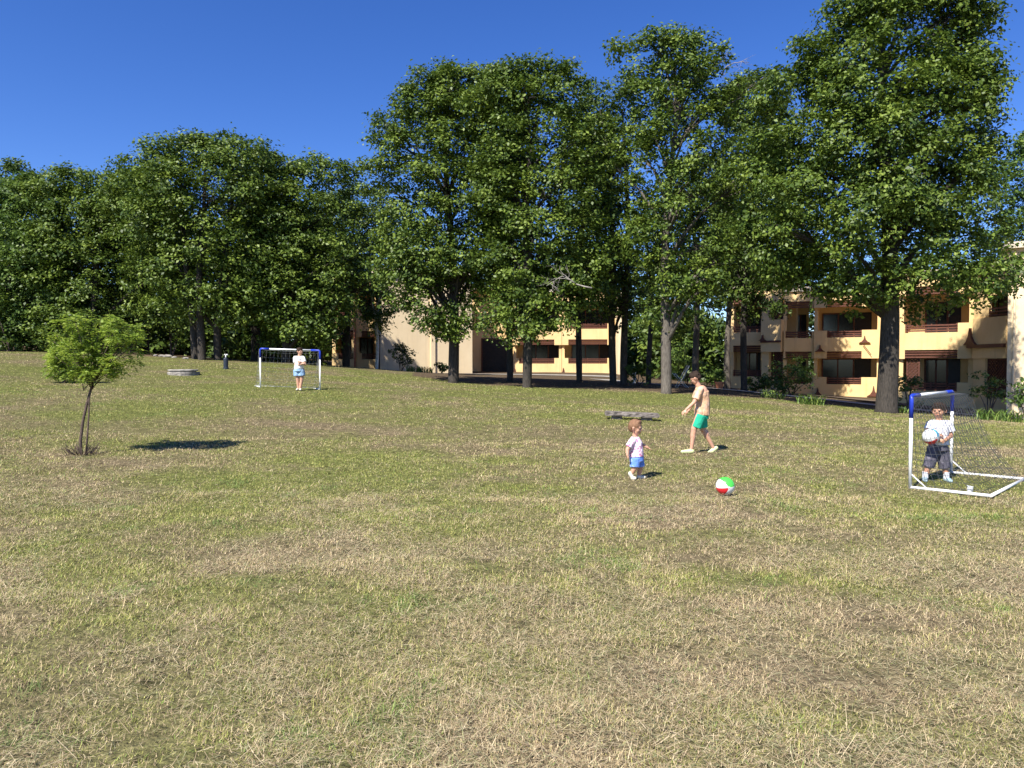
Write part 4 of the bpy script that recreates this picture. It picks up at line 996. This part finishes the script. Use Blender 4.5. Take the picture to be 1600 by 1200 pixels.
def _sphere(bm, c, rad, rot=None, seg=16):
    mt = Matrix.Translation(Vector(c)) @ (rot or Matrix.Identity(4)) @ Matrix.Diagonal((*rad, 1))
    bmesh.ops.create_uvsphere(bm, u_segments=seg, v_segments=10, radius=1, matrix=mt)
def _cone(bm, p0, p1, r0, r1, flat=None, seg=16):
    p0, p1 = Vector(p0), Vector(p1); d_ = p1 - p0
    if d_.length < 1e-5: return
    rot = d_.to_track_quat('Z', 'Y').to_matrix().to_4x4()
    mt = Matrix.Translation((p0 + p1) / 2) @ rot
    bmesh.ops.create_cone(bm, cap_ends=True, cap_tris=False, segments=seg, radius1=r0, radius2=r1, depth=d_.length, matrix=mt)
def blob(name, prims, voxel, mat, parent, smooth_it=3, origin=(0, 0, 0)):
    """unite tapered limbs, ellipsoids and cones into one continuous skin"""
    bm = bmesh.new()
    for p_ in prims:
        if p_[0] == 'cap':
            _, a, b_, r0, r1 = p_; _cone(bm, a, b_, r0, r1); _sphere(bm, a, (r0,) * 3); _sphere(bm, b_, (r1,) * 3)
        elif p_[0] == 'cone': _cone(bm, *p_[1:])
        elif p_[0] == 'ell': _sphere(bm, p_[1], p_[2], Matrix.Rotation(p_[3], 4, p_[4]) if len(p_) > 3 else None)
    me_ = bpy.data.meshes.new(name); bm.to_mesh(me_); bm.free()
    o = bpy.data.objects.new(name, me_); COL.objects.link(o)
    md = o.modifiers.new('r', 'REMESH'); md.mode = 'VOXEL'; md.voxel_size = voxel; md.use_smooth_shade = True
    ms = o.modifiers.new('s', 'SMOOTH'); ms.iterations = smooth_it; ms.factor = .5
    dg = bpy.context.evaluated_depsgraph_get(); dg.update()
    nm = bpy.data.meshes.new_from_object(o.evaluated_get(dg)); nm.name = name
    o.modifiers.clear(); o.data = nm; bpy.data.meshes.remove(me_)
    nm.materials.clear(); nm.materials.append(mat); nm.polygons.foreach_set('use_smooth', [True] * len(nm.polygons))
    o.parent = parent
    return o
def hand(wrist, di, nrm, s=1.0, curl=.5):
    """palm, four unequal fingers bending twice, and a thumb off the side; nrm = back of the hand"""
    w_, d_, n_ = Vector(wrist), Vector(di).normalized(), Vector(nrm).normalized(); sd_ = d_.cross(n_).normalized(); out = []
    pc = w_ + d_ * .035 * s
    out.append(('cap', w_, w_ + d_ * .05 * s, .016 * s, .019 * s)); out.append(('cap', w_ + d_ * .045 * s - sd_ * .014 * s, w_ + d_ * .045 * s + sd_ * .016 * s, .012 * s, .012 * s))
    for k, (o_, ln) in enumerate(((-.024, .050), (-.008, .060), (.009, .057), (.024, .044))):
        a = w_ + d_ * .055 * s + sd_ * o_ * s
        d1 = (d_ - n_ * curl * .6 + sd_ * o_ * 4).normalized(); d2 = (d_ * (1 - curl * .8) - n_ * curl * 1.2).normalized()
        b_ = a + d1 * ln * .55 * s; c_ = b_ + d2 * ln * .5 * s
        out += [('cap', a, b_, .0085 * s, .0078 * s), ('cap', b_, c_, .0078 * s, .0064 * s)]
    a = w_ + d_ * .018 * s - sd_ * .018 * s; b_ = a + (d_ * .6 - sd_ * .8 - n_ * .25).normalized() * .03 * s; c_ = b_ + (d_ * .9 - sd_ * .3 - n_ * .4).normalized() * .024 * s
    out += [('cap', a, b_, .011 * s, .009 * s), ('cap', b_, c_, .009 * s, .0075 * s)]
    return out
def head(c, R_, face, tilt=0.0):
    """R_ = half the head height; face = unit direction the face looks"""
    c = Vector(c); f = Vector(face).normalized(); s_ = f.cross(Vector((0, 0, 1))).normalized(); u = s_.cross(f).normalized()
    L = lambda a, b_, z: c + f * a * R_ + s_ * b_ * R_ + u * z * R_
    out = [('ell', L(-.08, 0, .18), (R_ * .80, R_ * .80, R_ * .82)), ('ell', L(.22, 0, -.30), (R_ * .56, R_ * .56, R_ * .62)), ('cap', L(.30, -.14, -.68), L(.30, .14, -.68), R_ * .2, R_ * .2),
           ('ell', L(.78, 0, -.10), (R_ * .13, R_ * .13, R_ * .13)), ('cap', L(.66, 0, .12), L(.80, 0, -.10), R_ * .07, R_ * .11), ('cap', L(.66, -.12, -.40), L(.66, .12, -.40), R_ * .12, R_ * .12),
           ('cap', L(.60, -.3, .18), L(.60, .3, .18), R_ * .14, R_ * .14), ('ell', L(.42, .34, -.22), (R_ * .26,) * 3), ('ell', L(.42, -.34, -.22), (R_ * .26,) * 3)]
    for sg in (1, -1): out += [('cap', L(-.05, sg * .80, .02), L(-.02, sg * .80, -.18), R_ * .13, R_ * .09)]
    return out, L
def face_bits(L, R_, parent, body_origin=None):
    for sg in (1, -1):
        blob('eye', [('ell', L(.66, sg * .27, .02), (R_ * .085, R_ * .085, R_ * .06))], R_ * .03, M['eye'], parent, 1)
        blob('eyebrow', [('cap', L(.70, sg * .15, .20), L(.64, sg * .40, .20), R_ * .035, R_ * .03)], R_ * .025, M['hair_dark'] if parent.get('dark') else M['hair_fair'], parent, 1)
    blob('mouth', [('cap', L(.75, -.14, -.42), L(.75, .14, -.42), R_ * .045, R_ * .045)], R_ * .03, M['lip'], parent, 1)

def person(label, px, py, d, yaw=0):
    b0 = G(px, py, d); o = empty('person', b0, label, 'person'); return o

# --- toddler, walking to the right
t_ = person('toddler in a white and pink patterned t-shirt and blue shorts walking towards the ball', 997, 751, 10.1)
k = .00876
hd, L = head((-.038, 0, .712), .110, (.86, -.42, -.22))
bp = hd + [('cap', (-.045, 0, .58), (-.04, 0, .66), .036, .038), ('ell', (-.045, 0, .47), (.078, .082, .10)), ('ell', (-.03, 0, .36), (.082, .085, .10)), ('ell', (-.025, 0, .28), (.078, .088, .07)),
           ('cap', (-.085, -.07, .525), (-.05, .07, .545), .042, .042),
           ('cap', (-.10, -.085, .525), (-.165, -.10, .42), .034, .029), ('cap', (-.165, -.10, .42), (-.168, -.125, .35), .028, .021),
           ('cap', (-.03, .085, .54), (.06, .11, .47), .034, .028), ('cap', (.06, .11, .47), (.145, .10, .425), .027, .020),
           ('cap', (-.05, -.045, .27), (-.055, -.06, .165), .056, .043), ('cap', (-.055, -.06, .165), (-.10, -.05, .085), .040, .026),
           ('cap', (.01, .045, .27), (.035, .045, .15), .056, .043), ('cap', (.035, .045, .15), (.02, .045, .05), .040, .027)]
bp += hand((-.168, -.125, .35), (.05, -.12, -1), (-1, -.1, 0), .62, .35) + hand((.145, .10, .425), (.9, -.05, -.42), (.3, 0, 1), .62, .2)
t_['dark'] = 0
body = blob('body', bp, .006, M['skin'], t_)
blob('hair', [('ell', L(-.14, 0, .25), (.093, .093, .092)), ('ell', L(-.34, 0, -.04), (.070, .078, .074)), ('cap', L(.24, -.3, .74), L(.24, .3, .74), .034, .03)], .006, M['hair_fair'], t_, 2)
face_bits(L, .110, t_)
M['tee_pink'] = cloth_mat('white_pink_print', (.78, .66, .72), (.62, .20, .38), 34, .56)
blob('shirt', [('cone', (-.045, 0, .585), (-.04, 0, .50), .055, .100), ('cone', (-.04, 0, .50), (-.025, 0, .315), .098, .104), ('cap', (-.085, -.07, .53), (-.05, .07, .548), .048, .048),
               ('cone', (-.085, -.07, .545), (-.15, -.10, .455), .05, .048), ('cone', (-.04, .07, .555), (.035, .105, .49), .048, .046)], .006, M['tee_pink'], t_, 3)
M['short_blue'] = cloth_mat('blue_shorts', (.14, .27, .66), (.30, .42, .78), 14, .6)
blob('shorts', [('cone', (-.025, 0, .34), (-.02, 0, .25), .096, .10), ('cone', (-.05, -.045, .29), (-.055, -.058, .175), .072, .070), ('cone', (.008, .045, .29), (.032, .045, .165), .072, .070)], .006, M['short_blue'], t_, 2)
M['shoe_cream'] = mat_noise('cream_shoe', (.62, .58, .46), (.76, .73, .62), 20, .7)
for a, b_, c_ in (((-.115, -.05, .085), (-.085, -.055, .022), (-.055, -.06, .022)), ((.018, .045, .03), (.05, .045, .02), (.09, .04, .02))):
    blob('shoe', [('cap', a, b_, .031, .027), ('cap', b_, c_, .028, .024)], .005, M['shoe_cream'], t_, 1)
blob('wristband', [('cone', (-.166, -.108, .372), (-.168, -.116, .358), .027, .027)], .004, M['eye'], t_, 1)

# --- boy walking left
t_ = person('boy in a peach t-shirt and green shorts walking left across the field in pale clogs', 1093, 708, 12.7)
t_['dark'] = 1
hd, L = head((-.080, 0, 1.288), .108, (-.80, .32, -.52))
bp = hd + [('cap', (-.02, 0, 1.13), (-.055, 0, 1.22), .048, .046), ('ell', (.035, 0, 1.04), (.10, .13, .13)), ('ell', (.045, 0, .88), (.09, .115, .14)), ('ell', (.035, 0, .73), (.10, .12, .11)),
           ('cap', (-.03, -.125, 1.08), (.0, .125, 1.08), .052, .052),
           ('cap', (-.04, -.135, 1.08), (-.135, -.16, .885), .041, .034), ('cap', (-.135, -.16, .885), (-.275, -.165, .755), .033, .022),
           ('cap', (.0, .14, 1.08), (-.05, .19, .88), .041, .034), ('cap', (-.05, .19, .88), (-.15, .18, .72), .033, .022),
           ('cap', (-.0, -.06, .70), (-.115, -.065, .42), .076, .053), ('cap', (-.115, -.065, .42), (-.155, -.07, .09), .050, .030), ('ell', (-.13, -.065, .30), (.048, .046, .10)),
           ('cap', (.05, .06, .70), (.075, .065, .40), .076, .053), ('cap', (.075, .065, .40), (.235, .065, .12), .050, .030), ('ell', (.135, .065, .315), (.048, .046, .08)),
           ('cap', (-.155, -.07, .07), (-.20, -.07, .035), .03, .028), ('cap', (.235, .065, .12), (.26, .065, .07), .03, .028)]
bp += hand((-.275, -.165, .755), (-.75, 0, -.66), (-.5, -.5, .5), 1.0, .45) + hand((-.15, .18, .72), (-.6, 0, -.8), (-.4, .3, .6), 1.0, .4)
blob('body', bp, .0065, M['skin'], t_)
rr = random.Random(2); hp = [('ell', L(-.16, 0, .34), (.094, .092, .086)), ('ell', L(-.42, 0, -.02), (.06, .074, .066)), ('cap', L(.36, -.3, .68), L(.36, .3, .68), .036, .036)]
for i in range(60):
    a = rr.random() * 6.28; z = rr.uniform(.1, 1); q_ = L(-.16 + .75 * math.cos(a) * (1 - z * .5), .75 * math.sin(a) * (1 - z * .5), .2 + .72 * z); hp.append(('cap', q_, q_ + (q_ - L(-.1, 0, .2)) * .16 + Vector((rr.gauss(0, .016), rr.gauss(0, .016), rr.uniform(-.012, .018))), .018, .006))
blob('hair', hp, .006, M['hair_dark'], t_, 1); face_bits(L, .108, t_)
M['tee_peach'] = cloth_mat('peach_print', (.66, .40, .24), (.72, .48, .33), 9, .55)
blob('shirt', [('cone', (-.005, 0, 1.15), (.02, 0, 1.05), .07, .125), ('cone', (.025, 0, 1.06), (.045, 0, .88), .128, .125), ('cone', (.045, 0, .90), (.035, 0, .655), .125, .135), ('ell', (.022, 0, 1.01), (.122, .142, .13)), ('cap', (-.015, -.11, 1.095), (.0, .11, 1.095), .055, .055), ('cap', (.09, -.05, .80), (.10, .02, .70), .05, .05), ('cap', (-.05, -.06, .75), (-.04, .0, .69), .05, .05),
               ('cone', (-.015, -.12, 1.115), (-.105, -.158, .93), .052, .058), ('cone', (.0, .12, 1.115), (-.04, .175, .94), .052, .058)], .007, M['tee_peach'], t_, 3)
M['short_green'] = cloth_mat('green_shorts', (.03, .40, .24), (.05, .50, .32), 8, .6)
blob('shorts', [('cone', (.035, 0, .72), (.025, 0, .60), .115, .125), ('cone', (.01, -.06, .66), (-.075, -.064, .44), .094, .084), ('cone', (.04, .06, .66), (.072, .064, .43), .094, .084)], .007, M['short_green'], t_, 2)
M['clog'] = mat_noise('pale_lime_clog', (.55, .62, .30), (.66, .72, .38), 20, .6)
blob('clog', [('cap', (-.15, -.07, .035), (-.27, -.075, .028), .042, .036), ('cap', (-.27, -.075, .028), (-.32, -.078, .028), .034, .026)], .006, M['clog'], t_, 1)
blob('clog', [('cap', (.305, .065, .075), (.23, .068, -.01 + .03), .036, .042), ('cap', (.23, .068, .02), (.185, .07, -.0), .038, .028)], .006, M['clog'], t_, 1)

# --- boy in the goal, holding a ball
t_ = person('small boy in white t-shirt and grey knee trousers with a ball in the near goal', 1460, 753, 9.95)
t_['dark'] = 1
hd, L = head((.045, 0, .960), .107, (-.72, -.68, -.12))
bp = hd + [('cap', (.05, 0, .82), (.048, 0, .90), .042, .042), ('ell', (.055, 0, .72), (.105, .085, .11)), ('ell', (.055, 0, .58), (.10, .082, .12)), ('ell', (.045, 0, .48), (.10, .085, .08)),
           ('cap', (-.055, 0, .775), (.165, 0, .77), .048, .048),
           ('cap', (-.07, 0, .77), (-.125, -.05, .67), .038, .032), ('cap', (-.125, -.05, .67), (-.045, -.14, .655), .031, .023),
           ('cap', (.175, 0, .765), (.185, -.04, .62), .040, .034), ('cap', (.185, -.04, .62), (.045, -.155, .575), .034, .023),
           ('cap', (-.01, 0, .46), (-.075, 0, .24), .075, .052), ('cap', (-.075, 0, .24), (-.125, .0, .06), .046, .030),
           ('cap', (.095, 0, .46), (.12, -.02, .24), .075, .052), ('cap', (.12, -.02, .24), (.138, -.04, .06), .046, .030)]
bp += hand((-.045, -.14, .655), (.6, -.4, -.25), (.2, -.7, .6), .78, .6) + hand((.045, -.155, .575), (-.85, -.1, -.05), (.0, -.9, .3), .78, .6)
blob('body', bp, .006, M['skin_tan'], t_)
blob('hair', [('ell', L(-.14, 0, .30), (.093, .093, .088)), ('ell', L(-.36, 0, -.02), (.068, .078, .076)), ('cap', L(.42, -.36, .58), L(.46, .1, .66), .03, .028), ('cap', L(.46, .1, .66), L(.36, .42, .56), .028, .028), ('cap', L(.0, .74, .25), L(.05, .72, -.02), .018, .012), ('cap', L(.0, -.74, .25), L(.05, -.72, -.02), .018, .012)], .006, M['hair_dark'], t_, 2); face_bits(L, .107, t_)
M['tee_white'] = cloth_mat('white_tee_print', (.76, .76, .78), (.42, .42, .55), 26, .64)
blob('shirt', [('cone', (.05, 0, .83), (.055, 0, .74), .06, .108), ('cone', (.055, 0, .76), (.055, 0, .50), .116, .122), ('ell', (.055, 0, .68), (.128, .10, .13)), ('cap', (-.055, 0, .78), (.165, 0, .775), .056, .056),
               ('cone', (-.06, 0, .79), (-.11, -.035, .70), .056, .062), ('cone', (.17, 0, .79), (.19, -.025, .67), .056, .064)], .006, M['tee_white'], t_, 3)
M['trouser_grey'] = cloth_mat('grey_trousers', (.10, .095, .12), (.15, .14, .17), 12, .6)
blob('trousers', [('cone', (.045, 0, .53), (.045, 0, .42), .112, .12), ('cone', (-.005, 0, .46), (-.085, 0, .19), .088, .072), ('cone', (.09, 0, .46), (.125, -.022, .18), .088, .072)], .006, M['trouser_grey'], t_, 2)
M['shoe_teal'] = mat_noise('grey_teal_shoe', (.20, .30, .34), (.42, .52, .54), 22, .6); M['sock'] = mat_noise('pale_sock', (.6, .6, .62), (.7, .7, .72), 20, .9)
for a, dx in (((-.125, 0, .06), -.03), ((.138, -.04, .06), .01)):
    a = Vector(a); blob('sock', [('cone', a + Vector((0, 0, .07)), a + Vector((0, 0, -.02)), .038, .038)], .005, M['sock'], t_, 1)
    blob('shoe', [('cap', a + Vector((0, .02, -.028)), a + Vector((dx, -.055, -.034)), .034, .034), ('cap', a + Vector((dx, -.055, -.034)), a + Vector((dx * 1.3, -.085, -.038)), .031, .024)], .005, M['shoe_teal'], t_, 1)

# --- girl at the far goal
t_ = person('girl in a white t-shirt and denim shorts standing at the far goal with folded arms', 468, 608, 22.4)
t_['dark'] = 1
hd, L = head((.02, 0, 1.185), .112, (.80, -.55, -.05))
bp = hd + [('cap', (.0, 0, 1.02), (.01, 0, 1.10), .045, .045), ('ell', (-.01, 0, .93), (.115, .09, .13)), ('ell', (-.01, 0, .76), (.10, .085, .13)), ('ell', (-.02, 0, .64), (.13, .10, .10)),
           ('cap', (-.125, 0, .98), (.11, 0, .98), .048, .048),
           ('cap', (-.13, 0, .97), (-.09, -.08, .76), .042, .035), ('cap', (-.09, -.08, .76), (.12, -.17, .80), .034, .025),
           ('cap', (.12, 0, .97), (.20, -.08, .78), .042, .035), ('cap', (.20, -.08, .78), (.08, -.19, .86), .034, .025),
           ('cap', (-.08, 0, .62), (-.05, 0, .33), .085, .056), ('cap', (-.05, 0, .33), (-.04, .0, .05), .054, .032),
           ('cap', (.06, 0, .62), (.075, -.01, .33), .085, .056), ('cap', (.075, -.01, .33), (.03, -.02, .05), .054, .032)]
bp += hand((.12, -.17, .80), (.8, -.1, .3), (.1, -.9, .4), .95, .5) + hand((.08, -.19, .86), (-.7, -.1, .3), (0, -.9, .4), .95, .5)
blob('body', bp, .008, M['skin'], t_)
blob('hair', [('ell', L(-.16, 0, .30), (.098, .098, .092)), ('ell', L(-.45, 0, .0), (.07, .08, .09)), ('ell', L(-.85, 0, .25), (.05, .05, .05)), ('cap', L(.30, -.3, .74), L(.30, .3, .74), .034, .034)], .008, M['hair_dark'], t_, 2); face_bits(L, .112, t_)
blob('hair_tie', [('ell', L(-.66, .25, .05), (.035, .035, .045))], .006, mat_noise('red_tie', (.5, .05, .04), (.6, .08, .06), 5, .6), t_, 1)
M['tee_plain'] = cloth_mat('plain_white_tee', (.74, .73, .70), None, 10, .6)
blob('shirt', [('cone', (.0, 0, 1.04), (-.005, 0, .95), .07, .13), ('cone', (-.005, 0, .98), (-.015, 0, .66), .13, .145), ('ell', (-.005, 0, .90), (.145, .115, .14)), ('cap', (-.125, 0, .99), (.11, 0, .99), .058, .058),
               ('cone', (-.13, 0, 1.0), (-.105, -.05, .84), .06, .066), ('cone', (.115, 0, 1.0), (.165, -.045, .86), .06, .066)], .008, M['tee_plain'], t_, 3)
M['denim'] = cloth_mat('light_denim', (.24, .38, .55), (.36, .50, .64), 20, .55)
blob('shorts', [('cone', (-.015, 0, .70), (-.015, 0, .58), .135, .15), ('cone', (-.08, 0, .63), (-.065, 0, .44), .105, .11), ('cone', (.055, 0, .63), (.072, -.005, .44), .105, .11)], .008, M['denim'], t_, 2)
for a, dx in (((-.04, 0, .05), -.01), ((.03, -.02, .05), .03)):
    a = Vector(a); blob('shoe', [('cap', a + Vector((0, .02, -.018)), a + Vector((dx, -.08, -.022)), .036, .034), ('cap', a + Vector((dx, -.08, -.022)), a + Vector((dx * 1.2, -.12, -.026)), .032, .025)], .007, M['shoe_cream'], t_, 1)

# ------------------------------------------------------------------ balls and small things
def ball_mat(name, cs, rough=.35):
    m_, n_, l_, b_ = new_mat(name); b_.inputs['Base Color'].default_value = (*cs, 1); b_.inputs['Roughness'].default_value = rough; b_.inputs['Coat Weight'].default_value = .2
    return m_
def beach_ball(label, loc, r, cols, rot):
    root = empty('beach_ball', loc, label, 'ball'); bm = bmesh.new(); bmesh.ops.create_uvsphere(bm, u_segments=48, v_segments=24, radius=r)
    for f in bm.faces:
        c = f.calc_center_median(); a = (math.atan2(c.y, c.x) / (2 * math.pi)) % 1; f.material_index = len(cols) - 1 if abs(c.z) > r * .985 else int(a * (len(cols) - 1)) % (len(cols) - 1); f.smooth = True
    for v in bm.verts:       # seams between the panels sink a little
        a = (math.atan2(v.co.y, v.co.x) / (2 * math.pi) * (len(cols) - 1)) % 1
        if min(a, 1 - a) < .02: v.co *= .988
    me_ = bpy.data.meshes.new('shell'); bm.to_mesh(me_); bm.free()
    o = link_mesh('shell', me_, [ball_mat('ball_panel', c) for c in cols], root, loc=(0, 0, 0))
    mb = MB(); mb.tube([(0, 0, r * .985), (0, 0, r * 1.03)], .008, 8); mb.build('valve', ball_mat('valve', (.7, .7, .7)), root, loc=(0, 0, 0)); root.rotation_euler = rot
    return root
WH, RD, GR, BL = (.74, .74, .72), (.62, .02, .03), (.08, .62, .07), (.12, .42, .60)
q_ = G(1133, 776, 8.9)
beach_ball('green, white and red beach ball lying on the grass between toddler and goal', (q_.x, q_.y, q_.z + .112), .112, [GR, GR, WH, RD, WH, WH, WH], (math.radians(90), math.radians(-8), math.radians(8)))
q_ = G(1460, 753, 9.95)
beach_ball('pale blue, white and red ball held at the side of the boy in the goal', (q_.x - .155, q_.y - .17, q_.z + .625), .105, [WH, BL, WH, WH, RD, WH, WH], (math.radians(95), math.radians(20), math.radians(20)))
# white cup lying by the goal bar
q_ = G(1515, 776, 8.98); root = empty('plastic_cup', q_, 'white plastic cup standing on the grass beside the lower bar of the near goal', 'cup')
mb = MB(); mb.tube([(0, 0, .0), (0, 0, .005), (.006, 0, .10)], [.026, .03, .034], 18, cap=False); mb.tube([(0, 0, .004), (.001, 0, .006)], [.028, .028], 18); mb.build('cup_wall', M['white_pvc'], root, smooth=True, loc=(0, 0, 0))
mb = MB(); mb.tube([(.004, 0, .097), (.006, 0, .104)], [.037, .037], 18); mb.build('lid', M['white_pvc'], root, loc=(0, 0, 0))
# potted plant by the pale trunk
q_ = G(1124, 606, 36.5); root = empty('potted_plant', q_, 'leafy plant in a terracotta pot standing in the shade between two slim trunks', 'potted plant')
mb = MB(); mb.tube([(0, 0, 0), (0, 0, .30), (0, 0, .30), (0, 0, .36)], [.15, .21, .235, .235], 18); mb.build('pot', M['terracotta'], root, loc=(0, 0, 0))
rng = np.random.default_rng(3); C_, D_, S_ = lobes_to_tufts(np.array([(q_.x, q_.y, q_.z + .6, .22), (q_.x + .12, q_.y, q_.z + .75, .2), (q_.x - .12, q_.y, q_.z + .7, .18)]), rng, 300); leaf_cloud('foliage', C_, D_, 10, S_ * .4, .09, M['oak_light'], rng, root)
# folding garden chair in the shade
q_ = G(1064, 607, 34); root = empty('garden_chair', q_, 'folding garden chair with pale frame and olive cloth in the shade beside the grey trunk', 'chair')
mb = MB()
for y_ in (-.26, .26): mb.tube([(.28, y_, 0), (-.30, y_, .62), (-.34, y_, .66)], .016, 8); mb.tube([(-.22, y_, 0), (.32, y_, 1.0)], .016, 8)
for a in ((-.30, .62), (.32, 1.0), (.28, .02), (-.22, .02)): mb.tube([(a[0], -.26, a[1]), (a[0], .26, a[1])], .014, 8)
mb.build('frame', M['white_metal'], root, smooth=True, loc=(0, 0, 0))
mb = MB(); mb.quadbox([(-.25, -.24, .42), (.08, -.24, .36), (.08, .24, .36), (-.25, .24, .42), (-.25, -.24, .435), (.08, -.24, .375), (.08, .24, .375), (-.25, .24, .435)]); mb.build('seat', M['olive_cloth'], root, loc=(0, 0, 0))
mb = MB(); mb.quadbox([(.08, -.24, .42), (.10, -.24, .41), (.10, .24, .41), (.08, .24, .42), (.30, -.24, .98), (.32, -.24, .97), (.32, .24, .97), (.30, .24, .98)]); mb.build('backrest', M['olive_cloth'], root, loc=(0, 0, 0))
# low white post in the gap
q_ = G(991, 597, 40); root = empty('marker_post', q_, 'low white post standing beyond the dark bush at the corner of the far house', 'post')
mb = MB(); mb.box(-.09, .09, -.09, .09, -.1, .72); mb.box(-.11, .11, -.11, .11, .722, .78); mb.build('shaft', M['white_metal'], root, loc=(0, 0, 0))
